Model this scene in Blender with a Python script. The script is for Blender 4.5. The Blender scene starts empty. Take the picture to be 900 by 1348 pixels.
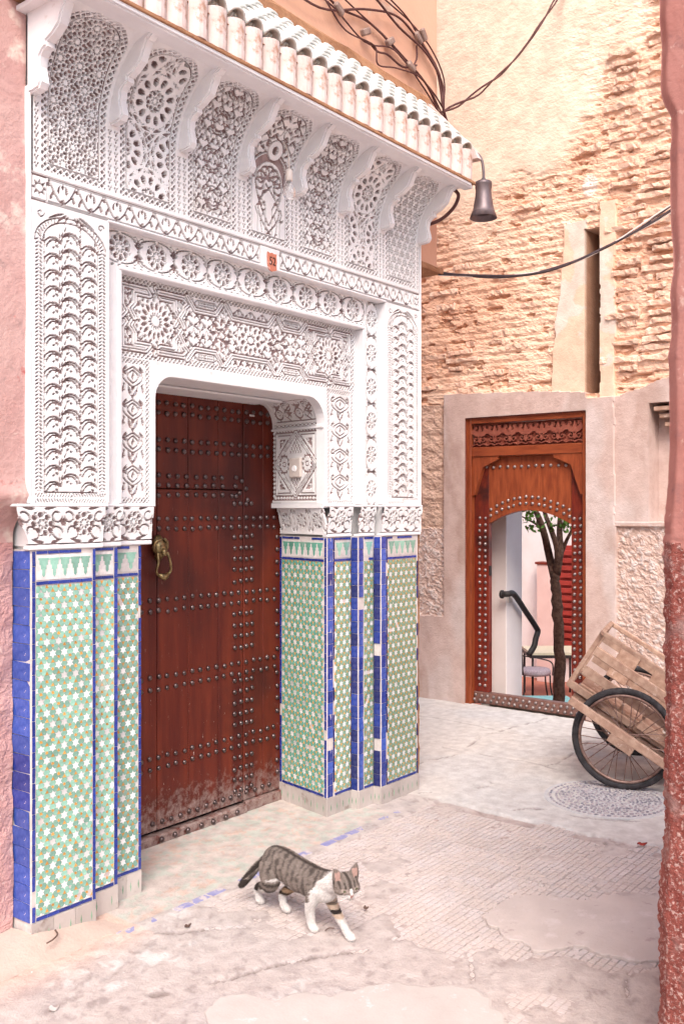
import bpy, bmesh, math, random
import numpy as np
from mathutils import Vector, Matrix, Euler
random.seed(7); rng = np.random.default_rng(11)
R = math.radians
scene = bpy.context.scene
COL = scene.collection

# ------------------------------------------------------------------ camera, sky, sun, exposure
# world axes: x runs along the portal wall, y goes into it, z is up
cam_d = bpy.data.cameras.new('camera')
cam = bpy.data.objects.new('camera', cam_d); COL.objects.link(cam)
cam.location = (0, 0, 1.6)
cam.rotation_euler = (R(90), 0, -math.atan2(1250, 990))
cam_d.sensor_fit = 'VERTICAL'; cam_d.sensor_height = 36; cam_d.lens = 36 * 1250 / 1348
cam_d.shift_y = -6 / 1348
cam_d.clip_start = .05; cam_d.clip_end = 500
scene.camera = cam

SUN_EL, SUN_AZ = R(49), R(231)            # azimuth clockwise from +y
world = bpy.data.worlds.new('World'); scene.world = world; world.use_nodes = True
wn = world.node_tree; wn.nodes.clear()
wo = wn.nodes.new('ShaderNodeOutputWorld'); wb = wn.nodes.new('ShaderNodeBackground'); ws = wn.nodes.new('ShaderNodeTexSky')
ws.sky_type = 'NISHITA'; ws.sun_disc = False; ws.sun_elevation = SUN_EL; ws.sun_rotation = SUN_AZ
ws.air_density = 1.0; ws.dust_density = 3.0; ws.ozone_density = 0.6
wb.inputs['Strength'].default_value = .11
wn.links.new(ws.outputs[0], wb.inputs[0]); wn.links.new(wb.outputs[0], wo.inputs[0])
sd = bpy.data.lights.new('sun', 'SUN'); sd.energy = 1.5; sd.angle = R(32); sd.color = (1, .948, .878)
sun = bpy.data.objects.new('sun', sd); COL.objects.link(sun)
sv = Vector((math.sin(SUN_AZ) * math.cos(SUN_EL), math.cos(SUN_AZ) * math.cos(SUN_EL), math.sin(SUN_EL)))
sun.rotation_euler = sv.to_track_quat('Z', 'Y').to_euler(); sun.location = sv * 20
vs = scene.view_settings
vs.view_transform = 'Standard'; vs.look = 'None'; vs.gamma = 1; vs.use_curve_mapping = False
vs.exposure = 1.24
scene.cycles.max_bounces = 6; scene.cycles.diffuse_bounces = 3; scene.cycles.glossy_bounces = 2
scene.cycles.use_adaptive_sampling = True; scene.cycles.adaptive_threshold = .05

# ------------------------------------------------------------------ helpers
def put(o, parent=None):
    COL.objects.link(o)
    if parent is not None:
        o.parent = parent
        o.matrix_parent_inverse = Matrix.Translation(-wloc(parent))
    return o
def wloc(o):
    v = Vector(o.location)
    return v
def tag(o, label, cat, group=None):
    o['label'] = label; o['category'] = cat
    if group: o['group'] = group
    return o
def struct(o): o['kind'] = 'structure'; return o
def stuff(o): o['kind'] = 'stuff'; return o
def thing(name, label, cat, loc=(0, 0, 0), group=None):
    o = bpy.data.objects.new(name, None); o.empty_display_size = .05; o.location = loc
    COL.objects.link(o); return tag(o, label, cat, group)
def mesh(name, V, F, mats, smooth=False, fm=None, col=None):
    m = bpy.data.meshes.new(name)
    m.from_pydata([tuple(v) for v in V], [], [tuple(f) for f in F]); 
    if not isinstance(mats, (list, tuple)): mats = [mats]
    for k in mats: m.materials.append(k)
    if smooth: m.polygons.foreach_set('use_smooth', [True] * len(m.polygons))
    if fm is not None: m.polygons.foreach_set('material_index', list(fm))
    if col is not None:
        a = m.color_attributes.new('Col', 'FLOAT_COLOR', 'POINT')
        c = np.ones((len(V), 4), np.float32); c[:, :3] = col; a.data.foreach_set('color', c.ravel())
    m.update(); return m
def ob(name, m, parent=None): return put(bpy.data.objects.new(name, m), parent)
def part(name, V, F, mat, parent=None, **k): return ob(name, mesh(name, V, F, mat, **k), parent)
def qmesh(name, P, mats, mask=None, smooth=False, col=None, fm=None):
    """grid of quads from P (ny,nx,3); mask (ny-1,nx-1) keeps faces"""
    ny, nx, _ = P.shape
    idx = np.arange(ny * nx).reshape(ny, nx)
    Q = np.stack([idx[:-1, :-1], idx[:-1, 1:], idx[1:, 1:], idx[1:, :-1]], -1)
    fmv = None if fm is None else fm
    if mask is not None:
        Q = Q[mask]
        if fmv is not None: fmv = fmv[mask]
    Q = Q.reshape(-1, 4)
    if fmv is not None: fmv = fmv.ravel()
    used = np.zeros(ny * nx, bool); used[Q.ravel()] = True
    re = np.cumsum(used) - 1
    Q = re[Q]; V = P.reshape(-1, 3)[used]
    m = bpy.data.meshes.new(name)
    m.vertices.add(len(V)); m.vertices.foreach_set('co', V.astype(np.float32).ravel())
    m.loops.add(Q.size); m.loops.foreach_set('vertex_index', Q.astype(np.int32).ravel())
    m.polygons.add(len(Q)); m.polygons.foreach_set('loop_start', np.arange(0, Q.size, 4, dtype=np.int32))
    m.polygons.foreach_set('loop_total', np.full(len(Q), 4, np.int32))
    if not isinstance(mats, (list, tuple)): mats = [mats]
    for k in mats: m.materials.append(k)
    if fmv is not None: m.polygons.foreach_set('material_index', fmv.astype(np.int32))
    m.polygons.foreach_set('use_smooth', np.full(len(Q), smooth))
    m.update(calc_edges=True)
    if col is not None:
        a = m.color_attributes.new('Col', 'FLOAT_COLOR', 'POINT')
        c = np.ones((len(V), 4), np.float32); c[:, :3] = col.reshape(-1, 3)[used]; a.data.foreach_set('color', c.ravel())
    return m
BOXF = [(0, 3, 2, 1), (4, 5, 6, 7), (0, 1, 5, 4), (1, 2, 6, 5), (2, 3, 7, 6), (3, 0, 4, 7)]
def boxV(a, b):
    (x0, y0, z0), (x1, y1, z1) = a, b
    return [(x0, y0, z0), (x1, y0, z0), (x1, y1, z0), (x0, y1, z0), (x0, y0, z1), (x1, y0, z1), (x1, y1, z1), (x0, y1, z1)]
def bm_box(sx, sy, sz, bev=.002, seg=1, sub=0, jit=0, seed=0):
    """bevelled box centred at 0 -> (V,F)"""
    bm = bmesh.new(); bmesh.ops.create_cube(bm, size=1)
    bmesh.ops.scale(bm, vec=(sx, sy, sz), verts=bm.verts)
    if sub: bmesh.ops.subdivide_edges(bm, edges=[e for e in bm.edges if e.calc_length() > max(sx, sy, sz) * .8], cuts=sub)
    if bev: bmesh.ops.bevel(bm, geom=list(bm.edges) if not sub else [e for e in bm.edges if len(e.link_faces) == 2 and e.calc_face_angle(0) > .5], offset=bev, segments=seg, profile=.5, affect='EDGES')
    if jit:
        r = random.Random(seed)
        for v in bm.verts: v.co += Vector((r.uniform(-1, 1), r.uniform(-1, 1), r.uniform(-1, 1))) * jit
    bm.verts.index_update()
    V = [tuple(v.co) for v in bm.verts]; F = [tuple(v.index for v in f.verts) for f in bm.faces]; bm.free()
    return V, F
def box(name, a, b, mat, parent=None, bev=.002, **k):
    c = [(p + q) / 2 for p, q in zip(a, b)]; s = [abs(q - p) for p, q in zip(a, b)]
    V, F = bm_box(*s, bev=min(bev, min(s) * .4), **k)
    return part(name, [(v[0] + c[0], v[1] + c[1], v[2] + c[2]) for v in V], F, mat, parent)
def prism(poly, axis, a, b):
    """poly of 2-D points extruded along axis ('x','y','z') from a to b"""
    n = len(poly)
    def P(p, t): return (t, p[0], p[1]) if axis == 'x' else ((p[0], t, p[1]) if axis == 'y' else (p[0], p[1], t))
    V = [P(p, a) for p in poly] + [P(p, b) for p in poly]
    F = [tuple(range(n))[::-1], tuple(range(n, 2 * n))] + [(i, (i + 1) % n, n + (i + 1) % n, n + i) for i in range(n)]
    return V, F
def tubeVF(pts, rad, n=8, cap=True, closed=False, off=0):
    pts = [Vector(p) for p in pts]; m = len(pts)
    if not isinstance(rad, (list, tuple)): rad = [rad] * m
    V, F = [], []; ref = None
    for i, p in enumerate(pts):
        if closed: d = pts[(i + 1) % m] - pts[i - 1]
        else: d = pts[min(i + 1, m - 1)] - pts[max(i - 1, 0)]
        d.normalize()
        if ref is None: ref = Vector((0, 0, 1)) if abs(d.z) < .9 else Vector((1, 0, 0))
        a = (ref - d * ref.dot(d)).normalized(); b = d.cross(a); ref = a
        r = rad[i]; ra, rb = r if isinstance(r, tuple) else (r, r)
        for k in range(n):
            t = 2 * math.pi * k / n
            V.append(tuple(p + a * (math.cos(t) * ra) + b * (math.sin(t) * rb)))
    for i in range(m if closed else m - 1):
        j = (i + 1) % m
        for k in range(n):
            l = (k + 1) % n
            F.append((off + i * n + k, off + i * n + l, off + j * n + l, off + j * n + k))
    if cap and not closed:
        F.append(tuple(off + k for k in range(n))[::-1]); F.append(tuple(off + (m - 1) * n + k for k in range(n)))
    return V, F
def tube(name, pts, rad, mat, parent=None, n=8, smooth=True, **k):
    V, F = tubeVF(pts, rad, n, **k); return part(name, V, F, mat, parent, smooth=smooth)
def lathe(prof, n=16, ax=(0, 0, 1)):
    V, F = [], []
    for r, z in prof:
        for k in range(n):
            t = 2 * math.pi * k / n; V.append((r * math.cos(t), r * math.sin(t), z))
    for i in range(len(prof) - 1):
        for k in range(n):
            l = (k + 1) % n; F.append((i * n + k, i * n + l, (i + 1) * n + l, (i + 1) * n + k))
    return V, F
def join(lst):
    V, F = [], []
    for v, f in lst:
        o = len(V); V += list(v); F += [tuple(i + o for i in q) for q in f]
    return V, F
def xf(VF, M):
    return [tuple(M @ Vector(v)) for v in VF[0]], VF[1]
def spline(pts, n=8):
    """catmull-rom"""
    P = [np.array(p, float) for p in pts]; P = [2 * P[0] - P[1]] + P + [2 * P[-1] - P[-2]]; out = []
    for i in range(1, len(P) - 2):
        for k in range(n):
            t = k / n
            out.append(.5 * (2 * P[i] + (P[i + 1] - P[i - 1]) * t + (2 * P[i - 1] - 5 * P[i] + 4 * P[i + 1] - P[i + 2]) * t * t + (3 * P[i] - P[i - 1] - 3 * P[i + 1] + P[i + 2]) * t ** 3))
    out.append(P[-2]); return [tuple(p) for p in out]
def hsh(i, j, s=0):
    n = (i.astype(np.int64) * 374761393 + j.astype(np.int64) * 668265263 + s * 974711) & 0x7fffffff
    n = ((n ^ (n >> 13)) * 1274126177) & 0x7fffffff
    return ((n ^ (n >> 16)) & 0xffff) / 65535.
def vn(x, y, s=0):
    x = np.asarray(x, float); y = np.asarray(y, float)
    i = np.floor(x); j = np.floor(y); u = x - i; v = y - j
    u = u * u * (3 - 2 * u); v = v * v * (3 - 2 * v)
    return (hsh(i, j, s) * (1 - u) + hsh(i + 1, j, s) * u) * (1 - v) + (hsh(i, j + 1, s) * (1 - u) + hsh(i + 1, j + 1, s) * u) * v
def fbm(x, y, o=4, s=0, g=.5):
    a, t, n = 1., 0., 0.
    for k in range(o):
        t = t + a * vn(x, y, s + k * 7); n += a; a *= g; x = x * 2.03 + 5.1; y = y * 2.03 + 1.7
    return t / n
def sst(a, b, x):
    t = np.clip((x - a) / (b - a), 0, 1); return t * t * (3 - 2 * t)

# ------------------------------------------------------------------ materials
class NT:
    def __init__(s, name):
        s.m = bpy.data.materials.new(name); s.m.use_nodes = True; s.t = s.m.node_tree
        s.b = s.t.nodes['Principled BSDF']; s.tc = s.n('TexCoord')
    def n(s, k, **kw):
        q = s.t.nodes.new('ShaderNode' + k)
        for a, v in kw.items(): setattr(q, a, v)
        return q
    def L(s, a, b): s.t.links.new(a, b)
    def noise(s, scale, detail=5, rough=.55, vec=None, dist=0):
        q = s.n('TexNoise'); q.inputs['Scale'].default_value = scale; q.inputs['Detail'].default_value = detail
        q.inputs['Roughness'].default_value = rough; q.inputs['Distortion'].default_value = dist
        s.L(vec or s.tc.outputs['Object'], q.inputs['Vector']); return q.outputs['Fac']
    def ramp(s, fac, lo, hi, c0=(0, 0, 0), c1=(1, 1, 1)):
        q = s.n('ValToRGB'); e = q.color_ramp.elements
        e[0].position = lo; e[1].position = hi; e[0].color = (*c0, 1); e[1].color = (*c1, 1)
        s.L(fac, q.inputs[0]); return q.outputs[0]
    def mix(s, f, a, b, mode='MIX'):
        q = s.n('Mix', data_type='RGBA', blend_type=mode)
        for v, i in ((f, 0), (a, 6), (b, 7)):
            if isinstance(v, (int, float)): q.inputs[i].default_value = v
            elif isinstance(v, tuple): q.inputs[i].default_value = (*v, 1) if len(v) == 3 else v
            else: s.L(v, q.inputs[i])
        return q.outputs[2]
    def math(s, op, a, b=0.):
        q = s.n('Math', operation=op)
        for v, i in ((a, 0), (b, 1)):
            if isinstance(v, (int, float)): q.inputs[i].default_value = v
            else: s.L(v, q.inputs[i])
        return q.outputs[0]
    def stretch(s, v, src='Object'):
        q = s.n('Mapping'); q.inputs['Scale'].default_value = v; s.L(s.tc.outputs[src], q.inputs[0]); return q.outputs[0]
    def bump(s, h, st, dist=.01):
        q = s.n('Bump'); q.inputs['Strength'].default_value = st; q.inputs['Distance'].default_value = dist
        s.L(h, q.inputs['Height']); s.L(q.outputs[0], s.b.inputs['Normal'])
def mk(name, c, c2=None, scale=5., rough=.85, bump=0., bscale=60., bdist=.01, metal=0., stains=(), attr=False, rnd=0., spec=.3, stretch=None, lohi=(.35, .65), coat=0., rv=0., dist=0.):
    N = NT(name); vec = N.stretch(stretch) if stretch else None
    col = c
    if c2 is not None: col = N.mix(N.ramp(N.noise(scale, 4, .6, vec, dist), *lohi), c, c2)
    if attr:
        a = N.n('VertexColor', layer_name='Col'); col = N.mix(1., col, a.outputs[0], 'MULTIPLY') if c2 is not None or c != (1, 1, 1) else a.outputs[0]
    for sc, ss, lo, hi in stains:
        col = N.mix(N.ramp(N.noise(ss, 4, .68, N.stretch(stretch) if stretch and ss < 0 else None), lo, hi), col, sc)
    if rnd:
        oi = N.n('ObjectInfo'); v = N.math('MULTIPLY_ADD', oi.outputs['Random'], 2 * rnd); v.node.inputs[2].default_value = 1 - rnd
        h = N.n('HueSaturation'); N.L(v, h.inputs['Value'])
        if isinstance(col, tuple): h.inputs['Color'].default_value = (*col, 1)
        else: N.L(col, h.inputs['Color'])
        col = h.outputs[0]
    if isinstance(col, tuple): N.b.inputs['Base Color'].default_value = (*col, 1)
    else: N.L(col, N.b.inputs['Base Color'])
    if rv: 
        r = N.math('MULTIPLY_ADD', N.noise(scale * 2.3, 5), rv * 2); r.node.inputs[2].default_value = rough - rv; N.L(r, N.b.inputs['Roughness'])
    else: N.b.inputs['Roughness'].default_value = rough
    N.b.inputs['Metallic'].default_value = metal; N.b.inputs['Specular IOR Level'].default_value = spec
    if coat: N.b.inputs['Coat Weight'].default_value = coat; N.b.inputs['Coat Roughness'].default_value = .12
    if bump: N.bump(N.noise(bscale, 3, .65, vec), bump, bdist)
    return N.m
M = {}
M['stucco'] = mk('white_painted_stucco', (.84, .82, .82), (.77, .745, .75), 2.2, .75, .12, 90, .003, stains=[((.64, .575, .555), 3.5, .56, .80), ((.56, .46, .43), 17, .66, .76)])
M['bare'] = mk('bare_plaster_groove_shade', (.33, .235, .228), (.42, .31, .30), 12, .95, .4, 120, .004)  # bare plaster brown, also painted into all cuts as groove shade
M['plain'] = mk('plain_white_stucco', (.82, .80, .81), (.75, .725, .74), 5, .7, .25, 25, .005, stains=[((.62, .55, .53), 11, .68, .78)])
M['grout'] = mk('pale_grout', (.66, .60, .58), (.54, .47, .45), 30, .9, .3, 200, .002)
for k, c in dict(white=(.72, .70, .70), mint=(.215, .405, .325), orange=(.60, .29, .06), blue=(.012, .030, .225), lightblue=(.028, .068, .33), olive=(.20, .325, .225), teal=(.115, .315, .24), greywhite=(.60, .56, .55), navy=(.010, .014, .12)).items():
    M['z_' + k] = mk('glazed_tile_' + k, c, tuple(min(1, q * 1.22 + .03) for q in c), 40, .22, .10, 60, .002, rnd=.24, spec=.5, rv=.14, stains=[((.62, .56, .54), 55, .67, .72), ((.50, .42, .38), 4, .60, .95)])
M['skirt'] = mk('dirty_skirting_tile', (.44, .385, .36), (.52, .465, .44), 9, .6, .2, 60, .003, rnd=.12, stains=[((.30, .235, .21), 12, .58, .70)])
M['pink'] = mk('faded_pink_paint', (.47, .255, .235), (.57, .365, .335), 2.6, .85, .6, 34, .010, stains=[((.66, .52, .46), 6, .56, .66), ((.40, .12, .11), 8, .64, .72), ((.42, .27, .25), 14, .62, .70)])
M['pinkrough'] = mk('rough_pink_render', (.50, .25, .235), (.58, .34, .32), 4, .95, .8, 55, .02, stains=[((.70, .55, .50), 22, .62, .72)])
M['redrough'] = mk('rough_red_render', (.20, .045, .036), (.27, .085, .068), 8, .95, .9, 120, .012, stains=[((.46, .30, .27), 90, .53, .62), ((.30, .17, .155), 6, .54, .66)])
M['peach'] = mk('peach_limewash', (.72, .42, .29), (.66, .36, .25), 1.5, .85, .3, 40, .006, stains=[((.74, .54, .42), 4, .62, .72)])
M['wall'] = mk('weathered_earth_plaster', (1, 1, 1), (.84, .80, .78), 9, .95, .40, 55, .012, attr=True)
M['brick'] = mk('old_sandy_brick', (.86, .59, .46), (.74, .46, .33), 14, .95, .9, 70, .012, rnd=.10, stains=[((.88, .68, .53), 20, .52, .66)])
M['ground'] = mk('worn_cement_ground', (1, 1, 1), (.78, .76, .76), 14, .9, .7, 75, .008, attr=True, stains=[((.66, .62, .62), 26, .68, .74), ((.36, .31, .31), 44, .73, .77)])
M['paver'] = mk('pink_cement_tile', (.56, .48, .455), (.50, .425, .405), 9, .85, .4, 80, .004, rnd=.05, stains=[((.56, .495, .49), 5, .46, .64), ((.42, .33, .32), 30, .70, .76)])
M['sand'] = mk('sandy_cement_skirt', (.54, .415, .36), (.48, .36, .31), 8, .95, .6, 70, .006)
M['wood_red'] = mk('red_stained_wood', (.115, .012, .008), (.20, .026, .010), 9, .42, .25, 30, .004, stretch=(5, 5, .7), stains=[((.045, .010, .008), 3.2, .52, .72)], spec=.45, rv=.12, rnd=.12)
M['wood_orange'] = mk('varnished_orange_wood', (.32, .075, .026), (.19, .038, .014), 8, .4, .2, 30, .004, stretch=(4, 4, .6), spec=.4, rv=.1)
M['wood_orange_h'] = mk('varnished_orange_wood_rail', (.32, .075, .026), (.19, .038, .014), 8, .4, .2, 30, .004, stretch=(4, .6, 4), spec=.4, rv=.1)
M['wood_carved'] = mk('carved_cedar', (.28, .085, .055), (.21, .052, .034), 14, .6, .2, 60, .003)
M['stud'] = mk('dark_iron_stud', (.17, .13, .13), (.10, .07, .065), 60, .33, 0, metal=.85, rnd=.2)
M['studl'] = mk('steel_stud', (.42, .37, .36), (.28, .22, .21), 60, .35, 0, metal=.8, rnd=.2)
M['brass'] = mk('aged_brass', (.36, .27, .13), (.16, .11, .06), 60, .38, .4, 180, .003, metal=.9)
M['iron'] = mk('black_iron', (.02, .018, .018), (.04, .03, .03), 30, .5)
M['sillmetal'] = mk('brown_metal_sheet', (.20, .095, .075), (.27, .15, .125), 12, .5, .2, 60, .003, metal=.4)
M['cable'] = mk('brown_cable', (.085, .03, .028), (.12, .05, .045), 20, .6)
M['cableblack'] = mk('dark_cable', (.03, .02, .025), (.06, .04, .045), 20, .6)
M['lamp'] = mk('grey_lamp_metal', (.15, .115, .12), (.21, .16, .165), 15, .45, .1, 80, .002, metal=.6)
M['rooftile'] = mk('pale_glazed_roof_tile', (.72, .68, .65), (.58, .66, .63), 5, .35, .15, 50, .003, rnd=.10, spec=.5, stains=[((.68, .52, .45), 18, .60, .70)])
M['fascia'] = mk('whitewashed_terracotta', (.64, .49, .44), (.71, .60, .57), 6, .7, .3, 40, .005, stretch=(3, 3, .8), rnd=.08, stains=[((.46, .27, .20), 13, .56, .68)])
M['terra'] = mk('brown_mortar', (.42, .22, .12), (.32, .15, .08), 12, .95, .6, 60, .01)
M['cartwood'] = mk('worn_cart_wood', (.46, .31, .235), (.32, .19, .14), 9, .75, .35, 40, .004, stretch=(3, 3, 3), stains=[((.62, .48, .40), 12, .58, .68), ((.20, .09, .06), 20, .68, .76)], rnd=.16)
M['tyre'] = mk('worn_rubber', (.020, .018, .020), (.055, .05, .055), 30, .8, .3, 120, .003)
M['rim'] = mk('rusty_rim', (.34, .23, .20), (.18, .10, .08), 40, .45, 0, metal=.6)
M['pebbleg'] = mk('grey_pebble', (.32, .32, .35), (.50, .50, .53), 60, .6, rnd=.3)
M['whitewash'] = mk('courtyard_whitewash', (.74, .66, .65), (.68, .60, .58), 2.5, .85, .15, 40, .004)
M['rose'] = mk('courtyard_rose_wall', (.72, .50, .46), (.66, .44, .40), 3, .85, .15, 40, .004)
M['redpaint'] = mk('red_painted_wood', (.34, .04, .03), (.27, .03, .022), 10, .5)
M['tilefloor'] = mk('terracotta_floor', (.42, .15, .10), (.36, .12, .08), 6, .7)
M['bark'] = mk('brown_bark', (.085, .042, .03), (.18, .10, .07), 22, .95, 1., 60, .03)
M['leaf'] = mk('citrus_leaf', (.06, .15, .02), (.12, .24, .04), 7, .5, rnd=.2)
M['cushion'] = mk('lavender_cushion', (.46, .38, .40), (.30, .22, .25), 60, .9)
M['tealcloth'] = mk('teal_cloth', (.22, .46, .46), (.30, .55, .53), 20, .95)
M['tabletop'] = mk('pale_table_top', (.62, .55, .40), (.55, .48, .36), 20, .5)
M['plate'] = mk('orange_enamel_plate', (.60, .22, .15), (.55, .19, .12), 20, .5, stains=[((.74, .68, .66), 14, .62, .66)])
M['ink'] = mk('dark_brown_print', (.05, .02, .015), None, 1, .6)
M['plastic'] = mk('cream_plastic', (.66, .58, .54), (.60, .52, .48), 20, .45)
M['screw'] = mk('clamp_plastic', (.20, .12, .10), (.34, .24, .20), 30, .6)
M['scrap'] = mk('dry_scrap', (.10, .06, .05), (.16, .10, .08), 30, .9)
M['scrapw'] = mk('pale_scrap', (.66, .60, .58), (.5, .45, .43), 30, .9)
gm = bpy.data.materials.new('clear_bulb_glass'); gm.use_nodes = True
_b = gm.node_tree.nodes['Principled BSDF']; _b.inputs['Base Color'].default_value = (.95, .93, .93, 1); _b.inputs['Roughness'].default_value = .05
_b.inputs['Transmission Weight'].default_value = .85; _b.inputs['IOR'].default_value = 1.2; M['glass'] = gm
# ------------------------------------------------------------------ carved relief: height canvases (1 = face, 0 = cut ground)
PX = .00125
class Cv:
    def __init__(s, w, h, bg=1.):
        s.w, s.h = w, h; s.nx = int(round(w / PX / 2)) * 2; s.ny = int(round(h / PX / 2)) * 2
        s.dx = w / s.nx; s.dy = h / s.ny; s.A = np.full((s.ny, s.nx), bg, np.float32)
        s.D = np.zeros((s.ny, s.nx), bool)          # deep pierced cells
        s.xs = (np.arange(s.nx) + .5) * s.dx; s.ys = (np.arange(s.ny) + .5) * s.dy
    def win(s, x0, y0, x1, y1):
        i0 = max(0, int(x0 / s.dx)); i1 = min(s.nx, int(x1 / s.dx) + 2); j0 = max(0, int(y0 / s.dy)); j1 = min(s.ny, int(y1 / s.dy) + 2)
        if i1 <= i0 or j1 <= j0: return None
        return slice(j0, j1), slice(i0, i1), *np.meshgrid(s.xs[i0:i1], s.ys[j0:j1])
    def put(s, sl, m, up):
        a = s.A[sl]; s.A[sl] = np.maximum(a, m) if up else np.minimum(a, 1 - m)
    def stroke(s, P, w, up):
        if not up: w = max(w * 1.05, .0044)
        P = np.asarray(P, float); q = s.win(P[:, 0].min() - w, P[:, 1].min() - w, P[:, 0].max() + w, P[:, 1].max() + w)
        if q is None: return
        a, b, X, Y = q; d = np.full(X.shape, 9., np.float32)
        for (x0, y0), (x1, y1) in zip(P[:-1], P[1:]):
            ex, ey = x1 - x0, y1 - y0; l = ex * ex + ey * ey + 1e-12
            t = np.clip(((X - x0) * ex + (Y - y0) * ey) / l, 0, 1)
            d = np.minimum(d, np.hypot(X - x0 - t * ex, Y - y0 - t * ey))
        s.put((a, b), np.clip((w / 2 - d) / PX + .5, 0, 1), up)
    def poly(s, P, up):
        P = np.asarray(P, float); q = s.win(P[:, 0].min(), P[:, 1].min(), P[:, 0].max(), P[:, 1].max())
        if q is None: return
        a, b, X, Y = q; c = np.zeros(X.shape, bool)
        for (x0, y0), (x1, y1) in zip(P, np.roll(P, -1, 0)):
            if y0 == y1: continue
            k = ((Y < y0) != (Y < y1)) & (X < (x1 - x0) * (Y - y0) / (y1 - y0) + x0); c ^= k
        s.put((a, b), c.astype(np.float32), up)
    def disc(s, x, y, r, up, ry=None, rot=0.):
        ry = ry or r
        if not up and max(r, ry) < .02: r, ry = r * 1.25 + .0008, ry * 1.25 + .0008
        m = max(r, ry); q = s.win(x - m, y - m, x + m, y + m)
        if q is None: return
        a, b, X, Y = q; c, n = math.cos(rot), math.sin(rot); u = ((X - x) * c + (Y - y) * n) / r; v = (-(X - x) * n + (Y - y) * c) / ry
        s.put((a, b), np.clip((1 - np.hypot(u, v)) * min(r, ry) / PX + .5, 0, 1), up)
    def ring(s, x, y, r, w, up):
        if not up: w = max(w * 1.15, .005)
        q = s.win(x - r - w, y - r - w, x + r + w, y + r + w)
        if q is None: return
        a, b, X, Y = q; s.put((a, b), np.clip((w / 2 - abs(np.hypot(X - x, Y - y) - r)) / PX + .5, 0, 1), up)
    def rect(s, x0, y0, x1, y1, v):
        s.A[int(y0 / s.dy + .5):int(y1 / s.dy + .5), int(x0 / s.dx + .5):int(x1 / s.dx + .5)] = v
    def frame(s, x0, y0, x1, y1, w, up): s.stroke([(x0, y0), (x1, y0), (x1, y1), (x0, y1), (x0, y0)], w, up)
def leaf(x, y, L, W, ang, bend=0., n=7):
    """curved teardrop polygon with its blunt end at x,y"""
    P = []; W = W * 1.0 + .0005
    for sd in (1, -1):
        for k in range(n + 1):
            t = k / n if sd == 1 else 1 - k / n
            a = ang + bend * t; w = W * math.sin(math.pi * min(1, t ** .62)) * .5
            cx = L * t; px, py = cx * math.cos(ang + bend * t * .5), cx * math.sin(ang + bend * t * .5)
            P.append((x + px - sd * w * math.sin(a), y + py + sd * w * math.cos(a)))
    return P
def spiral(x, y, r, a0, turns, sgn=1, n=22):
    return [(x + r * (1 - .82 * k / n) * math.cos(a0 + sgn * turns * 2 * math.pi * k / n), y + r * (1 - .82 * k / n) * math.sin(a0 + sgn * turns * 2 * math.pi * k / n)) for k in range(n + 1)]
def diamonds(cv, x0, y0, x1, y1, p=.022, t=.17):
    q = cv.win(x0, y0, x1 - PX, y1 - PX)
    if q is None: return
    a, b, X, Y = q
    nx = max(1, round((x1 - x0) / p)); ny = max(1, round((y1 - y0) / p))
    u = (X - x0) / (x1 - x0) * nx; v = (Y - y0) / (y1 - y0) * ny
    f = np.abs((u + v) % 1 - .5); g = np.abs((u - v) % 1 - .5)
    h = (f < .5 - t) & (g < .5 - t) & (X > x0) & (X < x1) & (Y > y0) & (Y < y1)
    cv.A[a, b] = np.where(h, 0., cv.A[a, b])
def border(cv, x0, y0, x1, y1, w, p=.022):
    diamonds(cv, x0, y0, x0 + w, y1, p); diamonds(cv, x1 - w, y0, x1, y1, p)
    diamonds(cv, x0 + w, y0, x1 - w, y0 + w, p); diamonds(cv, x0 + w, y1 - w, x1 - w, y1, p)
def slashes(cv, x0, y0, x1, y1, p=.016, sl=.8, duty=.42):
    q = cv.win(x0, y0, x1 - PX, y1 - PX)
    if q is None: return
    a, b, X, Y = q; xc = (x0 + x1) / 2; e = (x1 - x0) / 2
    h = (((Y + sl * np.abs(X - xc)) / p) % 1 < duty) & (np.abs(X - xc) < e * .85) & (np.abs(X - xc) > e * .12) & (Y > y0) & (Y < y1)
    cv.A[a, b] = np.where(h, 0., cv.A[a, b])
def ticks(cv, x0, y0, x1, y1, p=.03):
    n = max(1, int((y1 - y0) / p)); xc = (x0 + x1) / 2; w = (x1 - x0)
    for i in range(n):
        y = y0 + (i + .5) * (y1 - y0) / n
        for sx in (-1, 1): cv.poly([(xc + sx * w * .10, y), (xc + sx * w * .40, y + p * .10), (xc + sx * w * .34, y + p * .42), (xc + sx * w * .12, y + p * .26)], False)
        cv.disc(xc, y - p * .22, w * .10, False, p * .16)
def rosette(cv, x, y, Rr, n, a0=0.):
    for k in range(n):
        a = a0 + 2 * math.pi * k / n
        cv.poly(leaf(x + .20 * Rr * math.cos(a), y + .20 * Rr * math.sin(a), .24 * Rr, 2.0 * Rr / n * .55, a), False)
        b = a + math.pi / n
        c0, s0 = math.cos(b), math.sin(b)
        cv.poly([(x + Rr * (r * c0 - t * s0), y + Rr * (r * s0 + t * c0)) for r, t in ((.46, 0), (.58, 1.5 / n), (.76, 1.3 / n), (.88, 0), (.76, -1.3 / n), (.58, -1.5 / n))], False)
        cv.disc(x + Rr * .93 * math.cos(a), y + Rr * .93 * math.sin(a), Rr * .9 / n, False)
def starlines(cv, x, y, Rr, n, k, w, a0=0.):
    for i in range(n):
        a, b = a0 + 2 * math.pi * i / n, a0 + 2 * math.pi * (i + k) / n
        cv.stroke([(x + Rr * math.cos(a), y + Rr * math.sin(a)), (x + Rr * math.cos(b), y + Rr * math.sin(b))], w, True)
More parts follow.
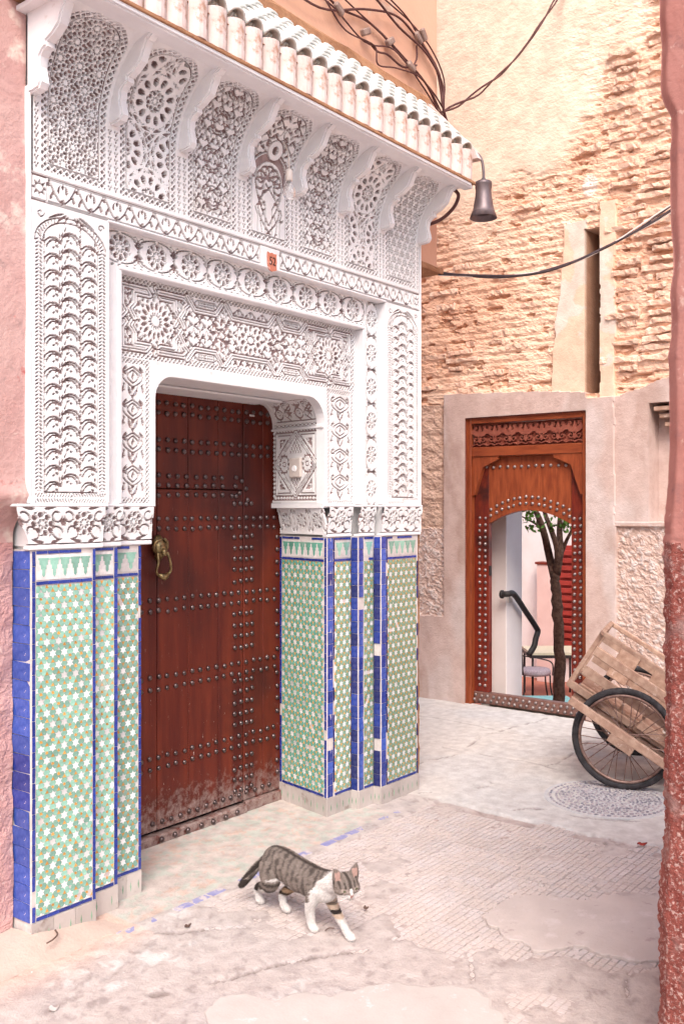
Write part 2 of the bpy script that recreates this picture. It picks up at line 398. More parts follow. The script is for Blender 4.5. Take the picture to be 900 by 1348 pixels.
def flower(cv, x, y, Rr, n=8):
    """lace rosette of interlaced rings on a sunk ground"""
    cv.disc(x, y, Rr, False)
    w = max(.0040, Rr * .085)
    for k in range(n):
        a = 2 * math.pi * k / n
        cv.ring(x + .66 * Rr * math.cos(a), y + .66 * Rr * math.sin(a), .27 * Rr, w, True)
        cv.stroke([(x + .20 * Rr * math.cos(a), y + .20 * Rr * math.sin(a)), (x + .46 * Rr * math.cos(a), y + .46 * Rr * math.sin(a))], w, True)
    cv.disc(x, y, .17 * Rr, True); cv.ring(x, y, Rr * .98, w * 1.1, True)
def palmette(cv, x, y, s, up_sgn=1, ang=math.pi / 2):
    """cut leaves fanned about a stem"""
    for a, L, b in ((0, 1., 0), (.55, .85, .5), (-.55, .85, -.5), (1.15, .7, .9), (-1.15, .7, -.9)):
        cv.poly(leaf(x, y, s * L, s * .30, ang + a, b), False)
def arabesque(cv, x0, y0, x1, y1, cols, p, seed=0, dens=1.):
    """mirrored scrolls and leaves cut through the face"""
    w = (x1 - x0); c = w / cols; n = max(1, round((y1 - y0) / p)); p = (y1 - y0) / n
    for i in range(cols):
        xc = x0 + (i + .5) * c
        for j in range(n):
            yb = y0 + j * p; o = (i + j) % 2
            for sx in (-1, 1):
                # stem
                cv.stroke([(xc + sx * c * .46 * math.sin(math.pi * t / 10), yb + p * t / 10) for t in range(11)], .0036, False)
                a = math.pi / 2 - sx * .95
                cv.poly(leaf(xc + sx * c * .04, yb + p * .10, p * .32, c * .12, a, sx * .9), False)
                cv.poly(leaf(xc + sx * c * .07, yb + p * .50, p * .30, c * .11, a + sx * .3, -sx * 1.1), False)
                cv.poly(leaf(xc + sx * c * .44, yb + p * .04, p * .30, c * .10, math.pi / 2 + sx * .5, sx * .9), False)
                cv.poly(leaf(xc + sx * c * .47, yb + p * .62, p * .26, c * .10, math.pi / 2 + sx * .75, -sx * .8), False)
                cv.stroke(spiral(xc + sx * c * .22, yb + p * .66, c * .13, math.pi * .5, 1.0, -sx), .0036, False)
                cv.disc(xc + sx * c * .22, yb + p * .30, c * .055, False)
            cv.poly(leaf(xc, yb + p * .30, p * .28, c * .12, math.pi / 2), False)
            cv.disc(xc, yb + p * .80, c * .075, False, p * .10); cv.disc(xc, yb + p * .02, c * .05, False)
def relief(name, cv, mapf, depth, parent, mask=None, mats=None, deep=.012, wob=.07):
    depth *= 1.0
    A = cv.A.reshape(cv.ny // 2, 2, cv.nx // 2, 2).mean((1, 3))
    Dp = cv.D.reshape(cv.ny // 2, 2, cv.nx // 2, 2).mean((1, 3)) > .5
    A = np.clip((A - .5) * 1.8 + .5, 0, 1); ny, nx = A.shape
    U, Vv = np.meshgrid((np.arange(nx) + .5) * cv.w / nx, (np.arange(ny) + .5) * cv.h / ny)
    U[:, 0] = 0; U[:, -1] = cv.w; Vv[0] = 0; Vv[-1] = cv.h
    hgt = (A - 1) * depth * (.8 + .4 * vn(U * 40, Vv * 40, 3)) - wob * depth * (fbm(U * 30, Vv * 30, 3, 5) - .5) * 2 - Dp * deep * (A < .5)
    P = mapf(U, Vv, hgt)
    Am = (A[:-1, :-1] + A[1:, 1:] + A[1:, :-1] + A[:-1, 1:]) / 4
    fm = (Am < .42).astype(int) if mats is None else np.zeros(Am.shape, int)  # every cut floor takes the darker brown, so the carving reads deeper
    keep = None
    if mask is not None:
        uc, vc = (U[:-1, :-1] + U[1:, 1:]) / 2, (Vv[:-1, :-1] + Vv[1:, 1:]) / 2; keep = mask(uc, vc)
    return ob(name, qmesh(name, P, [mats or M['stucco'], M['bare']], keep, fm=fm), parent)  # 'bare' brown is painted on the cut floors as groove shade
def flat(x0, z0, y):           # wall facing -y
    return lambda U, V, H: np.stack([x0 + U, y - H, z0 + V], -1)

# ------------------------------------------------------------------ the carved portal
YC, YB, YA, YD = 3.0, 3.05, 3.10, 3.50
XL, XR = 1.985, 4.50                     # portal ends
BX0, BX1, BZ1 = 2.329, 4.171, 2.712      # recess holding the rosette frieze
AX0, AX1, AZ1 = 2.425, 4.032, 2.555      # recess holding the door surround
OX0, OX1, OZ1 = 2.645, 3.765, 2.16       # opening in the stucco
ZS = 1.605                               # bottom of the tall panels
portal = thing('carved_portal', 'white carved stucco portal with green star tile dado around the red door', 'portal', (3.24, 3.1, 0))

# --- outer face: two tall panels and the leaf band
cv = Cv(XR - XL, 2.815 - ZS)
def tall_panel(x0, x1, z0, z1):
    bw = .045
    slashes(cv, x0 + .006, z0 + .05, x0 + bw - .004, z1 - .12, .0135, .55); slashes(cv, x1 - bw + .004, z0 + .05, x1 - .006, z1 - .12, .0135, .55)
    q = cv.win(x0 + .01, z0 + .008, x1 - .01, z0 + .042); a, b, X, Y = q
    cv.A[a, b] = np.where(((X + .6 * np.abs(Y - z0 - .025) * np.sign(X - (x0 + x1) / 2)) / .012 % 1 < .4) & (np.abs(Y - z0 - .025) > .003), 0, cv.A[a, b])
    cv.stroke([(x0 + bw, z0 + .047), (x1 - bw, z0 + .047)], .004, False)
    xm = (x0 + x1) / 2; hw = (x1 - x0) / 2
    # pointed lobed head
    for off in (0, .034):
        r = hw - .006 - off
        head = [(xm - r, z1 - .13)] + [(xm - r * math.cos(t) if t < 1.2 else xm - r * .36 * (1.5708 - t) / .37, z1 - .13 + (.105 - off * .5) * math.sin(t)) for t in np.linspace(0, 1.57, 9)]
        cv.stroke(head, .005, False); cv.stroke([(2 * xm - a, b) for a, b in head], .005, False)
    for k in range(9):
        for sx in (-1, 1):
            t = .15 + k * .12; r = hw - .022
            cv.stroke([(xm + sx * (r - .008) * math.cos(t), z1 - .13 + .09 * math.sin(t)), (xm + sx * (r + .007) * math.cos(t + .08), z1 - .13 + .10 * math.sin(t + .08))], .005, False)
    for sx in (-1, 1):      # spandrel leaves
        for L, a, o in ((.085, .20, .030), (.070, .52, .020), (.050, .86, .012)): cv.poly(leaf(xm + sx * o, z1 - .010 - .008 * a, L, .008, -math.pi / 2 + sx * (1.50 - a), -sx * .3), False)
        cv.stroke(spiral(xm + sx * (hw - .03), z1 - .03, .016, 0, 1, sx), .004, False)
        cv.stroke([(x0 + bw + .0, z0 + .05), (x0 + bw, z1 - .12)] if sx < 0 else [(x1 - bw, z0 + .05), (x1 - bw, z1 - .12)], .0045, False)
    # overlapping comma leaves
    p = .060; n = int((z1 - .05 - z0 - .05) / p); cw = (x1 - x0 - 2 * bw) / 3
    for j in range(n):
        for i in range(3):
            sx = 1 if i % 2 == 0 else -1
            xc = x0 + bw + (i + .5) * cw; yc = z0 + .068 + j * p + (.5 * p if i == 1 else 0)
            if yc > z1 - .05 or (yc > z1 - .105 and abs(xc - xm) > .03): continue
            # hooked leaf: outer sweep, inner curl, ribs
            cv.stroke([(xc - sx * cw * .46, yc - p * .28), (xc - sx * cw * .40, yc + p * .02), (xc - sx * cw * .20, yc + p * .24), (xc + sx * cw * .10, yc + p * .30), (xc + sx * cw * .36, yc + p * .16), (xc + sx * cw * .44, yc - p * .06)], .0062, False)
            cv.stroke([(xc + sx * cw * (.08 + .24 * math.cos(t)), yc - p * .02 + p * .17 * math.sin(t)) for t in np.linspace(-.5, 3.3, 10)], .0052, False)
            cv.poly(leaf(xc + sx * cw * .30, yc - p * .30, p * .34, .0085, math.pi / 2 + sx * .8, sx * .5), False)
            cv.stroke([(xc - sx * cw * .28, yc - p * .22), (xc - sx * cw * .22, yc), (xc - sx * cw * .06, yc + p * .12)], .0036, False)
            cv.poly(leaf(xc + sx * cw * .40, yc + p * .30, p * .34, .0075, math.pi / 2 + sx * .7, -sx * .8), False)
            cv.poly(leaf(xc - sx * cw * .06, yc - p * .34, p * .26, .0065, 0 if sx > 0 else math.pi, sx * .7), False)
            if i < 2:
                xe, ye = x0 + bw + (i + 1) * cw, yc + p * (.30 if i == 0 else .72)
                cv.poly(leaf(xe, ye - p * .30, p * .46, .011, math.pi / 2 + .35 * sx, -sx * .9), False); cv.poly(leaf(xe - sx * .004, ye + p * .12, p * .30, .0085, math.pi / 2 - .6 * sx, sx), False)
            cv.poly(leaf(xc - sx * cw * .38, yc - p * .46, p * .40, .009, math.pi / 2 - .5 * sx, sx * .6), False)
            cv.disc(xc + sx * cw * .14, yc + p * .01, .0026, False); cv.disc(xc - sx * cw * .48, yc + p * .25, .003, False)
tall_panel(0.012, BX0 - XL - .004, 0.004, 1.098); tall_panel(BX1 - XL + .012, XR - XL - .012, 0.004, 1.098)
# leaf band
z0, z1 = 2.722 - ZS, 2.802 - ZS
for x0, x1 in ((.075, 1.20), (1.335, 2.44)):
    cv.frame(x0, z0, x1, z1, .0045, False)
    n = round((x1 - x0) / .125); c = (x1 - x0) / n
    for i in range(n):
        xa = x0 + (i + .5) * c; h = z1 - z0
        for sx in (-1, 1):
            cv.stroke([(xa + sx * c * .06 + sx * c * .40 * (k / 8), z0 + h * (.10 + .82 * (k / 8) ** 1.6)) for k in range(9)], .0065, False)
            cv.poly(leaf(xa + sx * c * .46, z0 + h * .12, h * .55, .013, math.pi / 2 + sx * .75, -sx * .7), False)
            cv.poly(leaf(xa + sx * c * .13, z0 + h * .45, h * .45, .012, math.pi / 2 - sx * .2, sx * .7), False)
        cv.poly([(xa, z0 + h * .95), (xa + .008, z0 + h * .8), (xa, z0 + h * .66), (xa - .008, z0 + h * .8)], False)
        cv.disc(xa, z0 + h * .15, .006, False); cv.disc(x0 + i * c + .001, z0 + h * .78, .005, False)
for xa in (.038, 2.478):
    cv.frame(xa - .03, z0 - .002, xa + .03, z1 + .002, .004, False)
    for k in range(8): cv.poly(leaf(xa, (z0 + z1) / 2, .034, .012, k * math.pi / 4), False)
    cv.disc(xa, (z0 + z1) / 2, .014, True)
for zz in (2.715 - ZS, 2.809 - ZS): cv.stroke([(0.0, zz), (cv.w, zz)], .003, False)
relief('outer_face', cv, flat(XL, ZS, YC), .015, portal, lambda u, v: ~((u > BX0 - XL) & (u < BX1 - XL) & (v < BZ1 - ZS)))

# --- frieze of lace rosettes in the first recess
cv = Cv(BX1 - BX0, BZ1 - ZS)
def rosette_strip(x, y, dx, dy, n, h):
    L = math.hypot(dx, dy); c = L / n; ex, ey = dx / L, dy / L; nx_, ny_ = -ey, ex
    T = lambda a, b: (x + ex * a + nx_ * b, y + ey * a + ny_ * b)
    for i in range(n):
        a = (i + .5) * c; flower(cv, *T(a, 0), min(h * .455, c * .40), 9)
        for sa in (-1, 1):
            for sb in (-1, 1):
                base = math.atan2(ey, ex)
                cv.poly([T(a + sa * q, sb * r) for q, r in ((c * .495, h * .05), (c * .40, h * .16), (c * .31, h * .36), (c * .40, h * .47), (c * .495, h * .36))], False)
                cv.stroke([T(a + sa * c * (.40 + .055 * math.cos(t)), sb * h * (.32 + .085 * math.sin(t))) for t in np.linspace(0, 5, 12)], .0075, True)
                cv.stroke([T(a + sa * c * (.05 + .36 * k / 8), sb * h * (.47 - .13 * (k / 8) ** 2)) for k in range(9)], .0045, False)
        cv.poly([T(a + c * .5 + q, r) for q, r in ((-.008, 0), (0, .012), (.008, 0), (0, -.012))], False)
H = AZ1 - ZS; hh = BZ1 - .006 - AZ1 - .022
rosette_strip(.0, H + .020 + hh / 2, AX1 - BX0 + .01, 0, 9, hh)
xb = (AX1 + BX1) / 2 - BX0 + .008
rosette_strip(xb, 0.004, 0, cv.h - .01, 6, .112)
for k in range(46): cv.disc(.02 + k * .037, H + .012, .0055, False, .004)
cv.stroke([(AX1 - BX0 + .012, 0), (AX1 - BX0 + .012, H + .016)], .003, False)
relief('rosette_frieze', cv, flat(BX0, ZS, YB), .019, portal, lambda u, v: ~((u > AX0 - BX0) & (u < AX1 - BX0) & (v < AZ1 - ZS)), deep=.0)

# --- door surround: strapwork panel above, palmette strips at the sides
cv = Cv(AX1 - AX0, AZ1 - ZS); W = cv.w; zt = cv.h; zp = 2.218 - ZS
border(cv, .012, zp + .002, W - .012, zt - .006, .024, .0215)
gx0, gx1, gy0, gy1 = .042, W - .042, zp + .030, zt - .036
gm_, gh = (gx0 + gx1) / 2, gy1 - gy0
cv.rect(gx0, gy0, gx1, gy1, 1.)
arab = Cv(gx1 - gx0, gh); arabesque(arab, 0, 0, arab.w, gh, 19, .078)
for k in range(60):
    arab.disc(rng.uniform(0, arab.w), rng.uniform(0, gh), .0045, False)
cv.A[int(gy0 / cv.dy):int(gy0 / cv.dy) + arab.ny, int(gx0 / cv.dx):int(gx0 / cv.dx) + arab.nx] = arab.A
def strap(P, w=.020, closed=False):
    """raised band with an incised line on either edge and one in the middle"""
    P = list(P) + ([P[0]] if closed else [])
    cv.stroke(P, (w + .011) / 1.05, False); cv.stroke(P, w, True); cv.stroke(P, .003, False)
def sym(P): return [P, [(2 * gm_ - x, y) for x, y in P]]
ym = (gy0 + gy1) / 2
for cxr in (gx0 + .185, 2 * gm_ - gx0 - .185):
    cv.disc(cxr, ym, .098, True)
    rosette(cv, cxr, ym, .095, 16, .1)
    for k in range(22): cv.disc(cxr + .105 * math.cos(k * .2856), ym + .105 * math.sin(k * .2856), .004, False)
cv.disc(gm_, ym, .085, True); rosette(cv, gm_, ym, .080, 10); cv.ring(gm_, ym, .02, .006, False)
for cxr in (gm_ - .19, gm_ + .19):
    cv.ring(cxr, ym, .024, .007, False)
    for k in range(8): cv.poly(leaf(cxr + .032 * math.cos(k * .785), ym + .032 * math.sin(k * .785), .045, .020, k * .785), False)
for s_ in (-1, 1):
    e = gh / 2 - .008
    Y = lambda t: ym + s_ * t
    for x, sg in ((gx0, 1), (2 * gm_ - gx0, -1)):
        X = lambda t: x + sg * t
        strap([(X(.010), Y(.0)), (X(.030), Y(.022)), (X(.010), Y(.045)), (X(.010), Y(e)), (X(.135), Y(e)), (X(.155), Y(e - .022)), (X(.075), Y(e - .022)), (X(.075), Y(.062)), (X(.050), Y(.035)), (X(.075), Y(0))])
        strap([(X(.185), Y(e + .012)), (X(.215), Y(e - .022)), (X(.295), Y(e - .022)), (X(.295), Y(.062)), (X(.320), Y(.035)), (X(.295), Y(.0))])
        strap([(X(.205), Y(e)), (X(.345), Y(e)), (X(.370), Y(e - .022)), (X(.345), Y(e - .044)), (X(.345), Y(.07)), (X(.320), Y(.035)), (X(.345), Y(0))])
        strap([(X(.365), Y(e + .01)), (X(.41), Y(e - .042)), (X(.535), Y(e - .042)), (X(.575), Y(e + .01))])
        hx = [(X(.405), Y(e - .012)), (X(.425), Y(e + .004)), (X(.525), Y(e + .004)), (X(.545), Y(e - .012)), (X(.525), Y(e - .028)), (X(.425), Y(e - .028))]
        cv.poly(hx, True); cv.stroke(hx + hx[:1], .0045, False)
        for k in range(9):
            for m in (-1, 1): cv.disc(X(.430 + k * .0115), Y(e - .012 + m * .006), .0032, False)
        for k in range(4): cv.poly(leaf(X(.043), Y(.065 + k * .022), .016, .010, math.pi / 2 * s_), False)
    strap([(gm_ - .165, Y(e + .01)), (gm_ - .12, Y(e - .042)), (gm_ + .12, Y(e - .042)), (gm_ + .165, Y(e + .01))])
for x0, x1 in ((.022, OX0 - AX0 - .028), (OX1 - AX0 + .026, W - .022)):
    border(cv, x0, .014, x1, zp - .006, .020, .0185)
    a, b = x0 + .028, x1 - .028; n = 4; p = (zp - .07) / n; xm = (a + b) / 2; hw = (b - a) / 2
    for j in range(n):
        y0 = .042 + j * p
        for sx in (-1, 1):
            cv.stroke([(xm + sx * hw * .9 * math.sin(math.pi * k / 10) ** 1.0, y0 + p * .30 + p * .62 * k / 10) for k in range(11)], .006, False)
            cv.stroke([(xm + sx * hw * .5 * math.sin(math.pi * k / 10), y0 + p * .42 + p * .40 * k / 10) for k in range(11)], .006, False)
            cv.poly(leaf(xm + sx * .004, y0 + p * .04, p * .38, .016, math.pi / 2 - sx * .8, sx * .7), False)
            cv.poly(leaf(xm + sx * hw * .95, y0 + p * .12, p * .30, .014, math.pi / 2 + sx * .15, sx * .3), False)
            cv.poly(leaf(xm + sx * hw * .92, y0 + p * .70, p * .30, .013, math.pi / 2 + sx * .3, sx * .5), False)
        for sx in (-1, 1):
            for q_ in (.18, .34, .50, .66, .82): cv.poly(leaf(xm + sx * hw * .72, y0 + p * q_, .016, .008, math.pi / 2 + sx * (.9 if q_ > .5 else -.9), 0), False)
        cv.poly(leaf(xm, y0 + p * .52, p * .24, .016, math.pi / 2), False); cv.disc(xm, y0 + p * .26, .007, False); cv.disc(xm, y0 + p * .01, .006, False)
def op_outline(r0=.10, r1=.125, off=0., n=9):
    x0, x1, z1 = OX0 - off, OX1 + off, OZ1 + off
    P = [(x0, ZS)] + [(x0 + r0 - r0 * math.cos(t), z1 - r0 + r0 * math.sin(t)) for t in np.linspace(0, 1.5708, n)]
    return P + [(x1 - r1 + r1 * math.sin(t), z1 - r1 + r1 * math.cos(t)) for t in np.linspace(0, 1.5708, n)] + [(x1, ZS)]
cv.stroke([(a - AX0, b - ZS) for a, b in op_outline(off=.0)], .05, True)
def in_open(u, v):
    x, z = AX0 + u, ZS + v; r0, r1 = .10, .125
    k = (x > OX0) & (x < OX1) & (z < OZ1)
    c0 = (x < OX0 + r0) & (z > OZ1 - r0) & (np.hypot(x - OX0 - r0, z - OZ1 + r0) > r0)
    c1 = (x > OX1 - r1) & (z > OZ1 - r1) & (np.hypot(x - OX1 + r1, z - OZ1 + r1) > r1)
    return k & ~c0 & ~c1
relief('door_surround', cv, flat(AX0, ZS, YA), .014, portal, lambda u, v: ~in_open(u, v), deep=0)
# plain rounded lip round the opening
O0, O1 = op_outline(off=0.), op_outline(r0=.11, r1=.135, off=.026)
n = len(O0); V = []
for (a, b), (c, d) in zip(O0, O1): V += [(a, YA - .005, b), (c, YA - .005, d), (c, YA + .01, d), (a, YA + .05, b)]
F = []
for i in range(n - 1):
    for k in range(4): F.append((i * 4 + k, i * 4 + (k + 1) % 4, (i + 1) * 4 + (k + 1) % 4, (i + 1) * 4 + k))
part('opening_lip', V, F + [(0, 1, 2, 3), ((n - 1) * 4 + 3, (n - 1) * 4 + 2, (n - 1) * 4 + 1, (n - 1) * 4)], M['plain'], portal)
# soffit and hidden left jamb of the stucco opening
jx = lambda y: OX1 + (y - YA) / (YD - YA) * .045
box('soffit', (OX0 - .05, YA + .012, OZ1 - .001), (OX1 + .05, YD + .05, OZ1 + .06), M['plain'], portal, bev=.004)
box('soffit_step', (OX0 - .02, YA + .20, OZ1 - .014), (OX1 - .09, YD + .03, OZ1 - .003), M['plain'], portal, bev=.006)
box('jamb', (OX0 - .10, YA + .012, ZS - .1), (OX0, YD + .05, OZ1), M['plain'], portal, bev=.004)
# right reveal: square star panel, dashed borders, cove above
cv = Cv(.40, .40)
x0, x1, y0, y1 = .035, .375, .025, .385
def dash(P, n, w=.008):
    (a, b), (c, d) = P
    for k in range(n):
        t0, t1 = (k + .12) / n, (k + .80) / n
        cv.stroke([(a + (c - a) * t0, b + (d - b) * t0), (a + (c - a) * t1, b + (d - b) * t1)], w, False)
cv.frame(x0 - .012, y0 - .01, x1 + .012, y1 + .008, .004, False)
cv.frame(x0, y0, x1, y1, .028, False)
for P, k in ((((x0, y0), (x1, y0)), 15), (((x0, y1), (x1, y1)), 15), (((x0, y0), (x0, y1)), 16), (((x1, y0), (x1, y1)), 16)):
    for q in range(k):
        t = (q + .5) / k; a = P[0][0] + (P[1][0] - P[0][0]) * t; b = P[0][1] + (P[1][1] - P[0][1]) * t; d = .009
        cv.poly([(a - d, b), (a, b - d), (a + d, b), (a, b + d)], True)
xm, ym = (x0 + x1) / 2, (y0 + y1) / 2; hx, hy = (x1 - x0) / 2 - .022, (y1 - y0) / 2 - .022
strap_ = lambda P: (cv.stroke(P, .027, False), cv.stroke(P, .017, True), cv.stroke(P, .003, False))
for sx in (-1, 1):
    for sy in (-1, 1):
        tri = [(xm + sx * hx, ym + sy * hy), (xm + sx * hx * .22, ym + sy * hy), (xm + sx * hx, ym + sy * hy * .18)]
        cv.poly(tri, False); c_ = (sum(p[0] for p in tri) / 3, sum(p[1] for p in tri) / 3)
        for f in (.84, .44): cv.poly([(c_[0] + (p[0] - c_[0]) * f, c_[1] + (p[1] - c_[1]) * f) for p in tri], f == .84)
        for k in range(5): cv.disc(c_[0] + rng.uniform(-.02, .02), c_[1] + rng.uniform(-.02, .02), .0045, True)
dm = [(xm, y1 - .012), (x1 - .012, ym), (xm, y0 + .012), (x0 + .012, ym), (xm, y1 - .012)]
strap_(dm)
for sx in (-1, 1):
    cxr = xm + sx * hx * .60
    for k in range(12): cv.disc(cxr + .034 * math.cos(k * .5236), ym + .046 * math.sin(k * .5236), .0065, False)
    cv.ring(cxr, ym, .012, .006, False)
for sy in (-1, 1):
    for j, r in enumerate((5, 4, 3, 2, 1)):
        for k in range(r): cv.disc(xm + (k - (r - 1) / 2) * .020, ym + sy * (.065 + j * .016), .0058, False)
def reveal_map(U, V, H):       # u runs from the street edge inwards
    Y = YA + .012 + U
    X = jx(Y) - H
    return np.stack([X, Y, ZS + .02 + V], -1)
relief('reveal_panel', cv, reveal_map, .010, portal, deep=0)
rc = .125; cl = rc * math.pi / 2
cv = Cv(.40, cl + .02)
cv.stroke([(0, .006), (.4, .006)], .004, False)
diamonds(cv, .02, .012, .38, .030, .03, .14)
cv.frame(.05, .044, .35, cl - .02, .006, False); border(cv, .014, .036, .04, cl + .01, .02, .02); 
for i in range(4):
    xa = .085 + i * .077
    cv.ring(xa, .085 if i % 2 else .13, .028, .008, False); cv.stroke(spiral(xa, .085 if i % 2 else .13, .018, 0, .9), .005, False)
    for k in range(5): cv.poly(leaf(xa, .13 if i % 2 else .085, .030, .012, k * 1.257 + .4), False)
    cv.stroke([(xa + .038 * math.sin(t), .05 + t * .021) for t in np.linspace(0, 6, 16)], .007, False)
def cove_map(U, V, H):
    th = np.clip((V - .02) / rc, 0, math.pi / 2 + .01); r = rc - H * 0
    Y = YA + .012 + U
    X = jx(Y) - (rc - rc * np.cos(th)) - H * np.cos(th)
    Z = OZ1 - rc + rc * np.sin(th) - np.where(V < .02, .02 - V, 0) - H * np.sin(th) * .5
    return np.stack([X, Y, Z], -1)
relief('reveal_cove', cv, cove_map, .011, portal, deep=0)
for z0_, z1_ in ((OZ1 - rc - .024, OZ1 - rc - .014), (ZS - .008, ZS + .018)):
    V, F = prism([(OX1 - .010, YA + .004), (OX1 + .10, YA + .004), (OX1 + .10, YD), (OX1 + .036, YD)], 'z', z0_, z1_); part('reveal_ledge', V, F, M['plain'], portal)

# --- capital band above the tiles (leans outwards towards the top)
ZT = 1.458
def cap_band(name, x0, x1, y, seed=0, left_wrap=0.):
    L = x1 - x0; h = ZS - ZT - .002; cv2 = Cv(L, h)
    global cv
    cv = cv2; m = max(1, round(L / .15)); c = L / m
    for i in range(m):
        a = (i + .5) * c; flower(cv, a, h * .56, min(.05, h * .36, c * .34))
        for sx in (-1, 1):
            cv.stroke([(a + sx * c * (.30 + .13 * math.cos(t)), h * (.34 + .16 * math.sin(t))) for t in np.linspace(0, 4.8, 12)], .006, False)
            cv.stroke([(a + sx * c * (.36 + .10 * math.cos(t)), h * (.74 + .13 * math.sin(t))) for t in np.linspace(1, 5.8, 12)], .006, False)
            cv.poly(leaf(a + sx * c * .08, h * .10, c * .34, .012, 0 if sx > 0 else math.pi, -sx * -.5), False)
            cv.poly(leaf(a + sx * c * .47, h * .48, h * .30, .012, math.pi / 2), False)
            cv.poly(leaf(a + sx * c * .10, h * .95, c * .30, .012, 0 if sx > 0 else math.pi, sx * .4), False)
    cv.stroke([(0, .008), (L, .008)], .003, False)
    def mp(U, V, H):
        out = .016 * sst(.1, 1, V / h) + .004
        return np.stack([x0 + U - left_wrap * (1 - U / L) * sst(0, 1, V / h), y - H - out, ZT + V], -1)
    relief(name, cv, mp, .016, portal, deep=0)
    box('ledge', (x0 - left_wrap, y - .022, ZS - .003), (x1, y + .03, ZS + .008), M['plain'], portal, bev=.004)
    box('ledge', (x0 - .002, y - .008, ZT - .012), (x1, y + .03, ZT + .001), M['plain'], portal, bev=.003)
cap_band('capital_band', 1.975, 2.300, YC, left_wrap=.06)
cap_band('capital_band', 4.128, 4.498, YC)
cap_band('capital_band', 2.302, 2.426, YB); cap_band('capital_band', 3.99, 4.126, YB)
cap_band('capital_band', 2.428, OX0 - .02, YA); cap_band('capital_band', 3.79, 3.988, YA)
# the same band on the right reveal
cv = Cv(.39, ZS - ZT - .002); h = cv.h
for i in range(3):
    a = .065 + i * .13
    flower(cv, a, h * .5, .045, 7)
    for sx in (-1, 1):
        cv.stroke([(a + sx * (.050 + .016 * math.cos(t)), h * (.5 + .40 * math.sin(t))) for t in np.linspace(-1.3, 1.3, 9)], .006, False)
        cv.poly(leaf(a + sx * .06, h * .08, .045, .012, math.pi / 2 + sx * .9, -sx), False); cv.poly(leaf(a + sx * .06, h * .92, .045, .012, -math.pi / 2 - sx * .9, sx), False)
def rb_map(U, V, H):
    Y = YA + U; return np.stack([3.79 + (Y - YA) * .2 - .006 - .026 * sst(.1, 1, V / h) - H, Y, ZT + V], -1)
relief('capital_band', cv, rb_map, .015, portal, deep=0)
# returns and plain frames of the recesses
def frm(a, b, bev=.004): box('frame', a, b, M['plain'], portal, bev=bev)
frm((BX0 - .004, YC - .004, BZ1 - .005), (BX1 + .004, YB + .02, BZ1 + .006))
frm((BX1 - .006, YC - .004, ZS + .01), (BX1 + .007, YB + .02, BZ1 - .006))
frm((BX0 - .007, YC - .003, ZS + .01), (BX0 + .005, YB + .02, BZ1 - .006))
frm((AX0 - .008, YB - .007, AZ1 - .006), (AX1 + .008, YA + .02, AZ1 + .012))
frm((AX1 - .004, YB - .007, ZS + .01), (AX1 + .012, YA + .02, AZ1 - .007))
frm((AX0 - .012, YB - .007, ZS + .01), (AX0 + .006, YA + .02, AZ1 - .007))
frm((XR - .002, YC - .003, ZT), (XR + .012, YC + .16, 3.12)); frm((XL - .012, YC - .003, ZS + .01), (XL + .003, YC + .10, 3.12))
# masonry core behind the carving
core = [boxV((XL + .01, YC + .03, ZT), (BX0 - .01, 3.6, 3.05)), boxV((BX1 + .01, YC + .03, 0), (XR - .006, 3.6, 3.05)), boxV((BX0 - .01, YC + .03, BZ1 + .02), (BX1 + .01, 3.6, 3.05)),
        boxV((BX0 - .01, YA + .035, OZ1 + .07), (BX1 + .01, 3.6, BZ1 + .02)), boxV((BX0 - .01, YA + .035, 0), (OX0 - .08, 3.6, OZ1 + .07)), boxV((3.99, YA + .035, 0), (BX1 + .01, 3.6, OZ1 + .07)),
        boxV((3.88, YA + .06, 0), (3.99, 3.6, OZ1 + .07)), boxV((XL + .02, YC + .06, 0), (BX0 - .01, 3.6, ZT)), boxV((XL + .01, YC + .03, 3.05), (XR - .006, 3.6, 3.56))]
V, F = join([(v, BOXF) for v in core]); part('masonry_core', V, F, M['plain'], portal)

